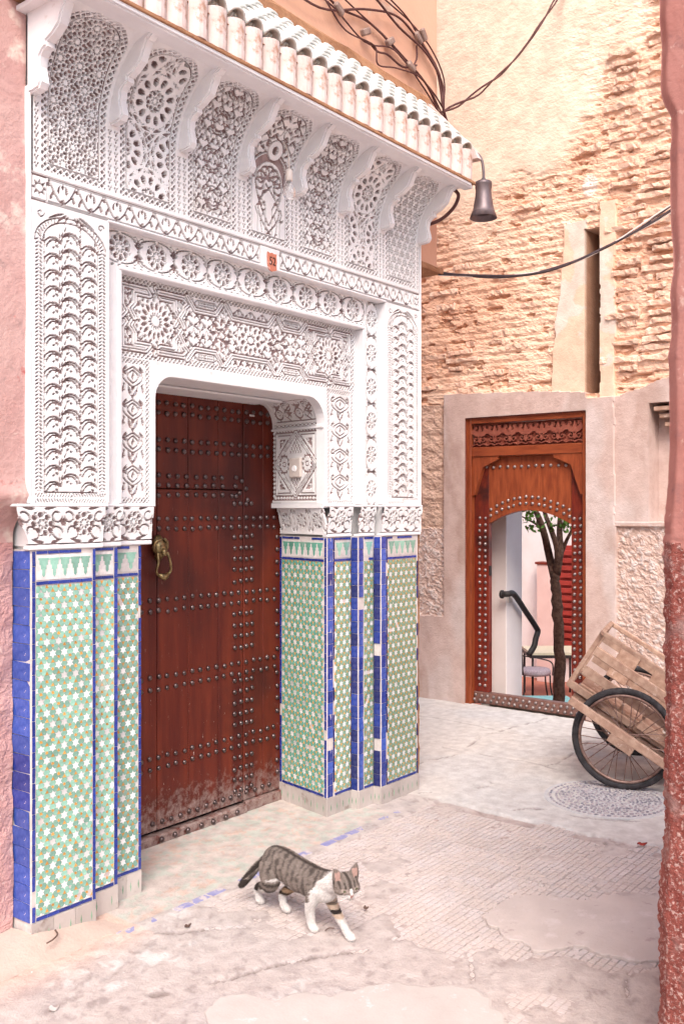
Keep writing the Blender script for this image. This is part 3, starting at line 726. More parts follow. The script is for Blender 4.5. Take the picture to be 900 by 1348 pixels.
# --- seven coved niches under the canopy with scalloped brackets between
NZ0, NZ1, NR, NH = 2.815, 3.075, .262, .305
t_ = np.linspace(0, math.pi / 2, 60); ya_, za_ = NR * (1 - np.cos(t_)), NH * np.sin(t_)
s_ = np.concatenate([[0], np.cumsum(np.hypot(np.diff(ya_), np.diff(za_)))]); ARC = s_[-1]
FL = NZ1 - NZ0; NL = FL + ARC; NW = (XR - XL - .02) / 7
def niche_canvas(k):
    global cv
    cv = Cv(NW, NL - .02); w = NW; L = cv.h
    bx0, bx1, by0, rr = .034, w - .034, .014, (w - .068) / 2; yt = L - .03
    xm = w / 2; ysp = yt - rr * .80
    ins = Cv(w, L); keep = cv; cv = ins
    a0, a1, b0, b1 = bx0 + .026, bx1 - .026, by0 + .026, yt
    if k in (0,):
        p = .086
        for j in range(int(L / (p * .87)) + 1):
            for i in range(6):
                rosette(cv, a0 + (i - .2 + (.5 if j % 2 else 0)) * p, b0 + .02 + j * p * .87, p * .54, 10, .2)
    elif k in (1, 5):
        for cy, rad in ((.07, .085), (.07 + .17, 0), (.42, .105)):
            pass
        q = 12
        cs = [(xm, .035), (xm - .13, .215), (xm + .13, .215), (xm, .425), (xm - .13, .60), (xm + .13, .60)]
        cv.A[:] = 0
        for cx_, cy_ in cs:
            starlines(cv, cx_, cy_, .122, 12, 5, .0062, .1); starlines(cv, cx_, cy_, .122, 12, 3, .006, .1); cv.ring(cx_, cy_, .122, .007, True); cv.disc(cx_, cy_, .036, True); rosette(cv, cx_, cy_, .045, 8)
        u = (np.indices(cv.A.shape)[1] * cv.dx); v = (np.indices(cv.A.shape)[0] * cv.dy)
        g = np.minimum(np.abs(((u + v) / .033) % 1 - .5), np.abs(((u - v) / .033) % 1 - .5)); far = np.ones_like(u, bool)
        for cx_, cy_ in cs: far &= np.hypot(u - cx_, v - cy_) > .118
        cv.A[far & (g < .12)] = 1
        for cx_, cy_ in cs:
            cv.ring(cx_, cy_, .073, .060, True)
            for q in range(12):
                a = .1 + (q + .5) * 2 * math.pi / 12; rr_ = .073
                P = [(cx_ + (rr_ + e) * math.cos(a) - f * math.sin(a), cy_ + (rr_ + e) * math.sin(a) + f * math.cos(a)) for e, f in ((-.018, 0), (-.008, .0105), (.012, .0115), (.020, 0), (.012, -.0115), (-.008, -.0105))]
                cv.poly(P, False)
                w_ = cv.win(min(p[0] for p in P), min(p[1] for p in P), max(p[0] for p in P), max(p[1] for p in P))
                if w_ is not None: cv.D[w_[0], w_[1]] |= (np.hypot(w_[2] - cx_ - rr_ * math.cos(a), w_[3] - cy_ - rr_ * math.sin(a)) < .016)
    elif k in (2, 4):
        arabesque(cv, a0 - .01, b0 - .02, a1 + .01, b1 + .03, 4, .088 if k == 2 else .080)
        for j in range(4): cv.ring(xm, b0 + .09 + j * .16, .034, .006, False); cv.ring(xm, b0 + .09 + j * .16, .05, .004, False)
    elif k == 3:
        top = FL + .09
        arabesque(cv, a0, top + .02, a1, b1 + .02, 2, .10)
        # inner arch with scale border
        cv.rect(a0, 0, a1, top - .05, 1.)
        cv.disc(xm, top - .06, .135, True)
        for rr_ in (.118,):
            for q in range(30):
                a = math.pi * q / 29; cv.disc(xm + rr_ * math.cos(a), top - .06 + rr_ * math.sin(a), .0075, False)
                cv.disc(xm + (rr_ - .016) * math.cos(a + .05), top - .06 + (rr_ - .016) * math.sin(a + .05), .0055, False)
        cv.ring(xm, top - .06, .136, .006, False); cv.ring(xm, top - .06, .094, .006, False)
        cv.rect(0, 0, w, top - .06, 1.)
        for q in range(7):
            a = math.pi * (q / 6); cv.ring(xm + .062 * math.cos(a), top - .075 + .062 * math.sin(a), .026, .009, False)
        cv.disc(xm, top - .04, .012, False)
        for sx in (-1, 1):
            cv.stroke([(xm + sx * .085 * math.cos(t * .5) * (1 - t * .08), top - .09 - t * .055) for t in np.linspace(0, 3, 14)], .009, False)
            cv.stroke([(xm - sx * .02 + sx * .09 * math.sin(t), top - .07 - t * .075) for t in np.linspace(0, 3.1, 16)], .009, False)
            cv.stroke([(xm + sx * .022, .05), (xm + sx * .022, .17), (xm + sx * .05, .21), (xm + sx * .03, .27)], .007, False)
            cv.stroke([(xm + sx * .075, .045), (xm + sx * .075, .13), (xm + sx * .09, .16)], .007, False)
            cv.stroke([(xm + sx * .045, .05), (xm + sx * .055, .10), (xm + sx * .04, .14)], .006, False)
            for q in range(7): cv.poly(leaf(xm + sx * rng.uniform(.02, .09), rng.uniform(.05, .24), .03, .011, rng.uniform(0, 6.28), .5), False)
        cv.disc(xm, top + .085, .045, True); cv.ring(xm, top + .085, .047, .006, False); cv.disc(xm, top + .085, .015, False)
        w_ = cv.win(xm - .015, top + .07, xm + .015, top + .10); cv.D[w_[0], w_[1]] |= np.hypot(w_[2] - xm, w_[3] - top - .085) < .014
    else:
        p = .052
        for j in range(int(L / (p * .87)) + 1):
            for i in range(8):
                x_, y_ = a0 + (i + (.5 if j % 2 else 0)) * p, b0 + .01 + j * p * .87
                for q in range(8): cv.disc(x_ + .30 * p * math.cos(q * .785), y_ + .30 * p * math.sin(q * .785), .0046, False, .003, q * .785)
                cv.disc(x_, y_, .004, False); cv.disc(x_, y_ + .5 * p, .0045, False)
    cv = keep
    U = (np.indices(cv.A.shape)[1] + .5) * cv.dx; Vv = (np.indices(cv.A.shape)[0] + .5) * cv.dy
    def inside(off):
        r = rr - off
        return (np.abs(U - xm) < r) & (Vv > by0 + off) & ((Vv < ysp) | (((U - xm) / r) ** 2 + ((Vv - ysp) / max(.01, rr * .80 - off)) ** 2 < 1))
    I0, I1, I2, I3 = inside(.002), inside(.026), inside(.030), inside(.037)
    p = .0265; u_, v_ = U / p, Vv / p
    f = np.abs((u_ + v_) % 1 - .5); g = np.abs((u_ - v_) % 1 - .5); dia = (f < .33) & (g < .33)
    cv.A[I0 & ~I1 & dia] = 0
    cv.A[I2 & ~inside(.034)] = 0
    cv.A[I3] = ins.A[I3]; cv.D[I3] = ins.D[I3]
    for sx in (0, 1):
        xa = .0 if sx == 0 else w - .03
        ticks(cv, xa + .004, .014, xa + .026, FL - .0, .026)
    return cv
def niche_map(x0):
    def f(U, V, H):
        S = np.clip(V - FL, 0, ARC - 1e-6); th = np.interp(S, s_, t_)
        Y = YC - NR * (1 - np.cos(th)); Z = np.where(V < FL, NZ0 + V, NZ1 + NH * np.sin(th))
        # outward normal of the cove
        nyv = np.cos(th) * NH; nzv = np.sin(th) * NR; l = np.hypot(nyv, nzv)
        return np.stack([x0 + U, Y - H * nyv / l, Z - H * nzv / l], -1)
    return f
for k in range(7):
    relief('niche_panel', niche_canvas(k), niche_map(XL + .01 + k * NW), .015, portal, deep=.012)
box('soffit_board', (XL - .05, YC - NR - .045, NZ1 + NH - .006), (XR + .05, YC + .1, NZ1 + NH + .012), M['plain'], portal)
# bracket outline in (y, z)
br = [(2.735, 3.392), (2.735, 3.372), (2.765, 3.366), (2.785, 3.352), (2.792, 3.352), (2.805, 3.330), (2.828, 3.285), (2.870, 3.258), (2.905, 3.246), (2.903, 3.228), (2.925, 3.222), (2.944, 3.205), (2.950, 3.170), (2.940, 3.135), (2.936, 3.112), (2.950, 3.092), (2.985, 3.088), (3.02, 3.088), (3.02, 3.392)]
for k in range(8):
    xc = XL + .01 + k * NW; hw = .021 if 0 < k < 7 else .022
    V, F = prism([(p[0] - .012, p[1]) for p in br], 'x', xc - hw, xc + hw)
    b_ = bmesh.new(); vs_ = [b_.verts.new(v) for v in V]; [b_.faces.new([vs_[i] for i in f]) for f in F]
    bmesh.ops.recalc_face_normals(b_, faces=b_.faces)
    bmesh.ops.bevel(b_, geom=[e for e in b_.edges if abs(e.verts[0].co.x - e.verts[1].co.x) < 1e-5 and e.calc_face_angle(0) > 1], offset=.007, segments=2, affect='EDGES')
    m_ = bpy.data.meshes.new('bracket'); b_.to_mesh(m_); b_.free(); m_.materials.append(M['plain']); ob('bracket', m_, portal)
# ------------------------------------------------------------------ tile dado of the portal
SQ3 = math.sqrt(3)
def star_poly(): return [((.335 if k % 2 else .165) * math.cos(k * math.pi / 6), (.335 if k % 2 else .165) * math.sin(k * math.pi / 6)) for k in range(12)]
def pill_poly(a):
    P = [(.262, .05), (.16, .188), (-.16, .188), (-.262, .05), (-.262, -.05), (-.16, -.188), (.16, -.188), (.262, -.05)]
    c, s = math.cos(a), math.sin(a); return [(x * c - y * s, x * s + y * c) for x, y in P]
def tri_poly(u): return [(.180 * math.cos(u + k * 2.0944), .180 * math.sin(u + k * 2.0944)) for k in range(3)]
def clip(P, w, h):
    for ax, lim, sg in ((0, 0, 1), (0, w, -1), (1, 0, 1), (1, h, -1)):
        Q = []
        for p, q in zip(P, P[1:] + P[:1]):
            a, b = (p[ax] - lim) * sg, (q[ax] - lim) * sg
            if a >= 0: Q.append(p)
            if (a >= 0) != (b >= 0):
                t = a / (a - b); Q.append((p[0] + (q[0] - p[0]) * t, p[1] + (q[1] - p[1]) * t))
        P = Q
        if len(P) < 3: return None
    return P
def area(P): return abs(sum(a[0] * b[1] - b[0] * a[1] for a, b in zip(P, P[1:] + P[:1]))) / 2
def slab(P, t=.0028, ins=.0007):
    n = len(P); cx, cy = sum(p[0] for p in P) / n, sum(p[1] for p in P) / n
    def sh(p):
        l = math.hypot(p[0] - cx, p[1] - cy) + 1e-9; k = max(0, 1 - ins / l); return (cx + (p[0] - cx) * k, cy + (p[1] - cy) * k)
    V = [(x, y, 0) for x, y in P] + [(x, y, t * .8) for x, y in P] + [(*sh(p), t) for p in P]
    F = [tuple(range(2 * n, 3 * n))]
    for r in (0, 1):
        for i in range(n): j = (i + 1) % n; F.append((r * n + i, r * n + j, (r + 1) * n + j, (r + 1) * n + i))
    return V, F
def frameM(O, U, N):
    U, N = Vector(U).normalized(), Vector(N).normalized(); Vv = Vector((0, 0, 1))
    return Matrix(((U.x, Vv.x, N.x, O[0]), (U.y, Vv.y, N.y, O[1]), (U.z, Vv.z, N.z, O[2]), (0, 0, 0, 1)))
COUNT = dict(star=0, pill=0, tri=0, blue=0)
PIECE = {}
def piece(kind, mat, poly):
    k = (kind, mat)
    if k not in PIECE: PIECE[k] = mesh(kind, *slab(poly), M[mat])
    return PIECE[k]
def zellige(panel, Mx, w, h, a, mats, single):
    """star, petal and triangle pieces over w x h of the panel frame Mx; whole ones are objects when single"""
    SV, SF, SM = [], [], []; ml = [M[m] for m in mats]
    def add(kind, poly, cx, cy, mi, name):
        if not (-.5 * a < cx < w + .5 * a and -.5 * a < cy < h + .5 * a): return
        P = [(cx + x * a, cy + y * a) for x, y in poly]
        Q = clip(P, w, h)
        if not Q or area(Q) < .18 * area(P): return
        whole = area(Q) > .999 * area(P)
        T = Mx @ Matrix.Translation((cx, cy, random.uniform(-.0006, .0004))) @ Euler((random.gauss(0, .030), random.gauss(0, .030), random.gauss(0, .02))).to_matrix().to_4x4()
        if random.random() < .008: return                       # a piece has fallen out
        if single and whole and COUNT[kind] < 300:
            COUNT[kind] += 1
            o = bpy.data.objects.new(name, piece(name + '%.3f%.2f' % (a, poly[0][0]), mats[mi], [(x * a, y * a) for x, y in poly])); o.matrix_world = T
            COL.objects.link(o); o.parent = panel; o.matrix_basis = T; return
        V, F = slab([(x - cx, y - cy) for x, y in Q]); off = len(SV)
        SV.extend(tuple(T @ Vector(v)) for v in V); SF.extend(tuple(i + off for i in f) for f in F); SM.extend([mi] * len(F))
    rows = int(h / (a * SQ3 / 2)) + 2; cols = int(w / a) + 2
    ox, oy = random.uniform(.2, .8) * a, -.1 * a
    sp = star_poly(); pl = [pill_poly(t) for t in (0, math.pi / 3, -math.pi / 3)]
    tu, td = tri_poly(math.pi / 2), tri_poly(-math.pi / 2)
    for j in range(-1, rows + 1):
        for i in range(-2, cols + 1):
            x = ox + (i + (.5 if j % 2 else 0)) * a; y = oy + j * a * SQ3 / 2
            add('star', sp, x, y, 0, 'star_tile')
            add('pill', pl[0], x + a / 2, y, 1, 'petal_tile')
            add('pill', pl[1], x + a / 4, y + a * SQ3 / 4, 1, 'petal_tile')
            add('pill', pl[2], x - a / 4, y + a * SQ3 / 4, 1, 'petal_tile')
            add('tri', tu, x + a / 2, y + a * SQ3 / 6, 2, 'triangle_tile')
            add('tri', td, x, y + a / SQ3, 2, 'triangle_tile')
    if SV: stuff(part('tile_pieces', SV, SF, ml, panel, fm=SM))
BT = {}
def btile(panel, Mx, x0, x1, y0, y1, mat, single=True):
    w, h = x1 - x0 - .0022, y1 - y0 - .0022
    k = (round(w, 3), round(h, 3), mat)
    if k not in BT: BT[k] = mesh('blue_tile', *slab([(-w / 2, -h / 2), (w / 2, -h / 2), (w / 2, h / 2), (-w / 2, h / 2)], .004, .0012), M[mat])
    T = Mx @ Matrix.Translation(((x0 + x1) / 2, (y0 + y1) / 2, random.uniform(-.0008, .0004))) @ Euler((random.gauss(0, .03), random.gauss(0, .03), random.gauss(0, .012))).to_matrix().to_4x4()
    o = bpy.data.objects.new('blue_tile', BT[k]); COL.objects.link(o); o.parent = panel; o.matrix_basis = T
def bcol(panel, Mx, x0, x1, y0, y1, p, mats, miss=.03, vary=False):
    y = y0; 
    n = max(1, round((y1 - y0) / p)); p = (y1 - y0) / n
    COUNT['blue'] += n
    for i in range(n):
        if random.random() < miss: continue
        m = mats if isinstance(mats, str) else random.choice(mats)
        btile(panel, Mx, x0, x1, y0 + i * p, y0 + (i + 1) * p, m)
def brow(panel, Mx, x0, x1, y, hgt, mat, p=.05, miss=.04):
    n = max(1, round((x1 - x0) / p)); p = (x1 - x0) / n
    for i in range(n):
        if random.random() > miss: btile(panel, Mx, x0 + i * p, x0 + (i + 1) * p, y, y + hgt, mat)
def merlons(panel, Mx, x0, x1, y0, y1, mat):
    Vp, Fp = slab([(x0, y0), (x1, y0), (x1, y1), (x0, y1)], .002); part('white_tile', [tuple(Mx @ Vector(v)) for v in Vp], Fp, M['z_greywhite'], panel)
    n = max(1, round((x1 - x0 - .012) / .050)); p = (x1 - x0 - .012) / n; h = (y1 - y0)
    for i in range(n):
        c = x0 + .006 + (i + .5) * p
        P = [(-.5, .88), (-.5, .80), (-.40, .80), (-.40, .60), (-.27, .60), (-.27, .42), (-.15, .42), (-.15, .20), (0, .10), (.15, .20), (.15, .42), (.27, .42), (.27, .60), (.40, .60), (.40, .80), (.5, .80), (.5, .88)][::-1]
        V, F = slab([(c + x * p * .96, y0 + y * h) for x, y in P], .0034)
        part('merlon_tile', [tuple(Mx @ Vector(v)) for v in V], F, M[mat], panel)
Z0, ZM, ZTOP = .100, 1.318, 1.430
def dado(O, U, N, w, fields, mats, single, a=.050, label=None, skirt=True, cols=()):
    """one tiled face: grout bed, star field(s), blue edging, merlon strip and pale skirting"""
    Mx = frameM(O, U, N)
    V, F = bm_box(w - .005, ZTOP + .016, .03, bev=.001)
    T = Mx @ Matrix.Translation((w / 2, (ZTOP + .016) / 2, -.015))
    panel = part('tile_panel', [tuple(T @ Vector(v)) for v in V], F, M['grout'], portal)
    for x0, x1 in fields:
        zellige(panel, Mx @ Matrix.Translation((x0, Z0 + .016, 0)), x1 - x0, ZM - Z0 - .018, a, mats, single)
        brow(panel, Mx, x0, x1, ZM, .014, 'z_blue'); brow(panel, Mx, x0, x1, ZTOP, .013, 'z_blue', miss=.25); brow(panel, Mx, x0, x1, Z0, .014, 'z_blue')
        merlons(panel, Mx, x0 + .002, x1 - .002, ZM + .018, ZTOP - .003, 'z_mint' if mats[1] != 'z_teal' else 'z_teal')
    for x0, x1, p, m, ms in cols: bcol(panel, Mx, x0, x1, Z0, ZTOP + .012, p, m, ms)
    if skirt:
        n = max(1, round(w / .10))
        for i in range(n):
            V, F = slab([(i * w / n + .001, .002), ((i + 1) * w / n - .001, .002), ((i + 1) * w / n - .001, Z0 - .003), (i * w / n + .001, Z0 - .003)], .005, .001)
            part('skirting_tile', [tuple(Mx @ Vector(v)) for v in V], F, M['skirt'], panel)
            for q in (.27, .77):
                xx = (i + q) * w / n
                V, F = slab([(xx, .026), (xx + .0035, .045), (xx, .064), (xx - .0035, .045)], .0062, .0005); part('lozenge_tile', [tuple(Mx @ Vector(v)) for v in V], F, M['z_olive'], panel)
    return panel
E1 = 'z_blue'
MI, OL, TE = ('z_white', 'z_mint', 'z_orange'), ('z_white', 'z_olive', 'z_orange'), ('z_greywhite', 'z_teal', 'z_orange')
dado((XL, YC, 0), (1, 0, 0), (0, -1, 0), .283, [(.022, .266)], MI, True, cols=[(.005, .018, .055, E1, .06), (.269, .282, .06, E1, .03)])
dado((2.268, YB, 0), (1, 0, 0), (0, -1, 0), .145, [(.012, .124)], MI, True, cols=[(.127, .143, .06, E1, .05)])
dado((2.413, YA, 0), (1, 0, 0), (0, -1, 0), .160, [(.010, .142)], MI, True, cols=[(.145, .158, .05, E1, .06)])
dado((XL, YC + .115, 0), (0, -1, 0), (-1, 0, 0), .115, [], MI, False, skirt=False, cols=[(.004, .112, .066, ('z_lightblue', 'z_lightblue', 'z_blue'), .0)])
jl = math.hypot(.08, .40)
dado((3.87, 3.50, 0), (-.08, -.40, 0), (-.40, .08, 0), jl, [(.024, jl - .022)], TE, True, a=.052, cols=[(.006, .020, .06, E1, .02), (jl - .018, jl - .003, .05, E1, .02)])
dado((3.79, YA, 0), (1, 0, 0), (0, -1, 0), .20, [(.062, .196)], OL, False, cols=[(.004, .046, .062, ('z_blue', 'z_lightblue'), .025), (.049, .059, .07, 'z_navy', .1)])
dado((3.99, YA, 0), (0, -1, 0), (-1, 0, 0), .05, [], OL, False, skirt=True, cols=[(.004, .046, .065, ('z_navy', 'z_blue'), .02)])
dado((3.99, YB, 0), (1, 0, 0), (0, -1, 0), .135, [(.050, .131)], OL, False, cols=[(.003, .040, .063, ('z_blue', 'z_lightblue'), .03)])
dado((4.125, YB, 0), (0, -1, 0), (-1, 0, 0), .05, [], OL, False, skirt=True, cols=[(.004, .046, .065, ('z_navy', 'z_blue'), .02)])
dado((4.125, YC, 0), (1, 0, 0), (0, -1, 0), .355, [(.058, .335)], OL, False, cols=[(.003, .042, .063, ('z_lightblue', 'z_blue'), .02), (.045, .055, .07, 'z_navy', .1), (.338, .350, .07, 'z_navy', .55)])
# broken right edge where the tiling has come away
zz = np.linspace(0, 1.46, 90); e0 = 4.482 + .014 * fbm(zz * 8, zz * 0 + 3, 3, 2) - .045 * sst(.98, .80, zz) * (.4 + .8 * fbm(zz * 5, zz * 0, 3, 9)) * sst(.0, .3, zz)
yy = np.linspace(0, .16, 12); Zg, Yg = np.meshgrid(zz, yy, indexing='ij')
Xg = np.repeat((4.486 + .012 * fbm(zz * 30, zz * 0, 3, 4))[:, None], 12, 1) + .02 * (fbm(Zg * 26, Yg * 40, 4, 6) - .5)
ob('broken_edge', qmesh('broken_edge', np.stack([Xg, 2.996 + Yg + .008 * fbm(Zg * 30, Yg * 30, 3, 8), Zg], -1), M['terra']), portal)

# ------------------------------------------------------------------ front door
door = thing('studded_door', 'tall dark red plank door with rows of iron studs', 'door', (3.24, YD, .05))
N = NT('door_red_plank_wood')
vec = N.stretch((9, 9, .75)); c = N.mix(N.ramp(N.noise(1.6, 6, .6, vec), .30, .70), (.070, .008, .006), (.165, .026, .011))
c = N.mix(N.ramp(N.noise(2.2, 4), .48, .74), c, (.045, .008, .007))
geo = N.n('NewGeometry'); sep = N.n('SeparateXYZ'); N.L(geo.outputs['Position'], sep.inputs[0])
low = N.ramp(sep.outputs['Z'], .02, .60, (1, 1, 1), (0, 0, 0))
dust = N.math('MULTIPLY', N.noise(26, 8, .7), low)
c = N.mix(N.ramp(dust, .33, .56), c, (.30, .22, .20))
sc = N.noise(22, 6, .7, N.stretch((3, 3, .9))); fl = N.math('MULTIPLY', N.ramp(sc, .655, .69), N.ramp(sep.outputs['Z'], .25, 1.35, (1, 1, 1), (.15, .15, .15)))
c = N.mix(fl, c, (.52, .42, .38))
N.L(c, N.b.inputs['Base Color']); N.b.inputs['Roughness'].default_value = .46; N.b.inputs['Specular IOR Level'].default_value = .28
N.bump(N.noise(40, 7, .65, N.stretch((5, 5, .5))), .22, .004); M['doorwood'] = N.m
xs = [2.60, 2.80, 3.0, 3.20, 3.405, 3.582]
for a, b in zip(xs[:-1], xs[1:]):
    e = random.uniform(0, .003)
    box('plank', (a + .0012, YD - e, .062), (b - .0012, YD + .035, 1.688), M['doorwood'], door, bev=.003)
    box('plank', (a + .0012, YD - .002 + e, 1.692), (b - .0012, YD + .035, 2.15), M['doorwood'], door, bev=.003)
for a, b in ((3.586, 3.735), (3.735, 3.90)): box('plank', (a + .001, YD - .001, .062), (b - .001, YD + .035, 2.15), M['doorwood'], door, bev=.003)
box('threshold', (2.58, YD - .03, 0.0), (3.588, YD + .03, .048), M['doorwood'], door, bev=.008, sub=6, jit=.003)
box('threshold', (3.592, YD - .02, 0.0), (3.90, YD + .03, .058), M['doorwood'], door, bev=.008, sub=3, jit=.003)
part('door_back', boxV((2.55, YD + .036, 0), (3.95, YD + .06, 2.2)), BOXF, M['iron'], door)
studm = mesh('stud', *lathe([(.0128, 0), (.0125, .004), (.0102, .009), (.0055, .012), (.0001, .013)], 10), M['stud'], smooth=True)
def stud(x, z, y=YD, par=door, m=studm, s=1.):
    o = bpy.data.objects.new('stud', m); COL.objects.link(o); o.parent = par; o.matrix_parent_inverse = Matrix.Translation(-wloc(par))
    o.location = (x + random.gauss(0, .0022), y - .001, z + random.gauss(0, .0022)); o.rotation_euler = (R(90), 0, 0); o.scale = (s,) * 3
rows = [2.10, 2.055, 1.925, 1.875, 1.546, 1.498, 1.158, 1.105, .790, .735, .408, .357]
for z in rows:
    n = 18
    for i in range(n): stud(2.90 + i * (3.82 - 2.90) / (n - 1), z, s=random.uniform(.9, 1.05))
for z in (1.752, 1.707, 1.662):
    for i in range(9): stud(2.95 + i * .06, z)
for x, z in ((3.53, 1.755), (3.568, 1.735), (3.60, 1.70), (3.525, 1.712), (3.50, 1.66), (3.53, 1.66), (3.555, 1.675), (3.617, 1.64)): stud(x, z)
for x in (3.517, 3.562, 3.606, 3.645):
    z = 1.62
    while z > .10:
        if min(abs(z - r) for r in rows) > .028: stud(x, z)
        z -= .0575
z = 1.44
while z > .1:
    if min(abs(z - r) for r in rows) > .028: stud(3.845, z)
    z -= .0675
for i in range(15): stud(2.97 + i * .058, .10 if i < 11 else .105)
for i in range(7): stud(3.0 + i * .085, .024, YD - .03, s=1.1)
# brass lion knocker
kn = tube('knocker', [(2.997, YD - .004, 1.462), (2.997, YD - .016, 1.44), (2.997, YD - .03, 1.41), (2.997, YD - .028, 1.385), (2.997, YD - .012, 1.352)], [(.018, .018), (.020, .034), (.022, .038), (.022, .032), (.012, .016)], M['brass'], door, n=14)
tube('snout', [(2.997, YD - .035, 1.404), (2.997, YD - .056, 1.388), (2.997, YD - .058, 1.372)], [.010, .015, .011], M['brass'], kn, n=10)
for sx in (-1, 1):
    tube('mane_curl', [(2.997 + sx * .012, YD - .045, 1.452), (2.997 + sx * .034, YD - .034, 1.436), (2.997 + sx * .040, YD - .028, 1.41), (2.997 + sx * .032, YD - .026, 1.385)], [.006, .010, .010, .005], M['brass'], kn, n=8)
    part('eye', [(v[0] + 2.997 + sx * .014, v[1] + YD - .052, v[2] + 1.418) for v in lathe([(.0001, -.005), (.005, 0), (.0001, .005)], 8)[0]], lathe([(.0001, -.005), (.005, 0), (.0001, .005)], 8)[1], M['brass'], kn)
ringp = spline([(2.968, YD - .045, 1.388), (2.962, YD - .055, 1.34), (2.955, YD - .05, 1.300), (2.975, YD - .045, 1.278), (3.000, YD - .045, 1.272), (3.03, YD - .045, 1.280), (3.044, YD - .05, 1.305), (3.034, YD - .055, 1.345), (3.026, YD - .045, 1.388)], 4)
tube('ring', ringp, .0062, M['brass'], kn, n=8)
tube('ring_boss', [(2.97, YD - .046, 1.284), (2.985, YD - .05, 1.275), (3.0, YD - .052, 1.270), (3.015, YD - .05, 1.276), (3.03, YD - .046, 1.286)], [.008, .014, .017, .014, .008], M['brass'], kn, n=8)
box('paper_label', (3.63, YD - .004, 2.082), (3.668, YD - .001, 2.092), M['scrapw'], door, bev=.001)

# doorbell, number plate and bulb
bell = thing('doorbell', 'small square cream doorbell on the carved right reveal', 'doorbell', (3.77, 3.31, 1.80))
bx = jx(3.31)
box('plate', (bx - .020, 3.265, 1.757), (bx + .01, 3.345, 1.862), M['plastic'], bell, bev=.006)
V, F = lathe([(.0001, .004), (.014, .004), (.018, 0)], 14); part('button', [(bx - .021 - v[2], v[0] + 3.305, v[1] + 1.805) for v in V], F, M['z_white'], bell)
plate = thing('number_plate', 'chipped orange house number plate reading 52 on the white band', 'number plate', (3.26, 2.995, 2.70))
P = [(x_ * .82, z_ * .82) for x_, z_ in [(-.034, -.030), (-.026, -.048), (.0, -.056), (.020, -.050), (.036, -.044), (.035, -.018), (.038, .0), (.034, .03), (.036, .048), (.012, .045), (.0, .050), (-.02, .045), (-.036, .05), (-.038, .02)]]
V, F = prism([(x + 3.258, z + 2.742) for x, z in P], 'y', YC - .008, YC - .002); part('enamel', V, F, M['plate'], plate)
tc = bpy.data.curves.new('digits', 'FONT'); tc.body = '52'; tc.size = .054; tc.extrude = .0006; tc.align_x = 'CENTER'; tc.align_y = 'CENTER'
to = bpy.data.objects.new('tmp', tc); COL.objects.link(to); bpy.context.view_layer.update()
dm = bpy.data.meshes.new_from_object(to.evaluated_get(bpy.context.evaluated_depsgraph_get())); bpy.data.objects.remove(to)
dm.materials.clear(); dm.materials.append(M['ink'])
do = ob('digits', dm, plate); do.location = (3.258, YC - .0095, 2.742); do.rotation_euler = (R(90), 0, 0); do.scale = (.85, 1, 1)
bulb = thing('light_bulb', 'clear light bulb hanging from the middle niche', 'light bulb', (3.24, 2.87, 2.98))
bxx = XL + .01 + 3.5 * NW
tube('cord', [(bxx, 2.905, 3.27), (bxx, 2.88, 3.22), (bxx, 2.875, 3.14)], .004, M['plastic'], bulb, n=6)
V, F = lathe([(.0001, .05), (.012, .05), (.016, .035), (.017, 0), (.013, -.004)], 14); part('socket', [(v[0] + bxx, v[1] + 2.875, v[2] + 3.09) for v in V], F, M['plastic'], bulb, smooth=True)
V, F = lathe([(.012, 0), (.014, -.012), (.026, -.035), (.030, -.052), (.024, -.074), (.010, -.083), (.0001, -.085)], 16); part('globe', [(v[0] + bxx, v[1] + 2.875, v[2] + 3.088) for v in V], F, M['glass'], bulb, smooth=True)

# ------------------------------------------------------------------ tiled canopy
can = thing('tiled_canopy', 'small canopy of pale glazed barrel tiles above the carved portal', 'canopy', (3.24, 2.9, 3.39))
EX0, EX1, EY, EZ0, EZ1 = 1.88, 4.575, 2.690, 3.405, 3.555
box('eave_board', (EX0, EY - .004, 3.388), (EX1 + .01, EY + .06, 3.404), M['terra'], can, bev=.003)
box('eave_lip', (EX0, EY + .012, 3.367), (EX1, EY + .064, 3.388), M['plain'], can, bev=.003)
part('fascia_core', boxV((EX0 + .02, EY + .035, 3.404), (EX1 - .01, 3.06, 3.55)), BOXF, M['terra'], can)
TP = .105; nT = 26; x0T = EX1 - .05
def half_tile(L, r0, r1, t=.010, n=8):
    """half-round tile along +y, open side down"""
    V, F = [], []
    for i, (y, r) in enumerate(((0, r0), (L, r1))):
        for rr in (r, r - t):
            for k in range(n + 1):
                a = math.pi * k / n; V.append((rr * math.cos(a), y, rr * math.sin(a)))
    m = n + 1
    for k in range(n):
        F += [(k, k + 1, 2 * m + k + 1, 2 * m + k), (m + k + 1, m + k, 3 * m + k, 3 * m + k + 1), (k + 1, k, m + k, m + k + 1), (2 * m + k, 2 * m + k + 1, 3 * m + k + 1, 3 * m + k)]
    F += [(0, 2 * m, 3 * m, m), (n, m + n, 3 * m + n, 2 * m + n)]
    return V, F
_V, _F = half_tile(.158, .050, .052, .05); fm_ = mesh('fascia_tile', _V, _F, [M['fascia'], M['terra']], fm=[1 if (i % 4 == 3 and i < 32) else 0 for i in range(len(_F))])
rm_ = [mesh('roof_tile', *half_tile(.20, .050, .042), M['rooftile'], smooth=True) for q in range(1)]
sl = math.atan2(.36, .36)
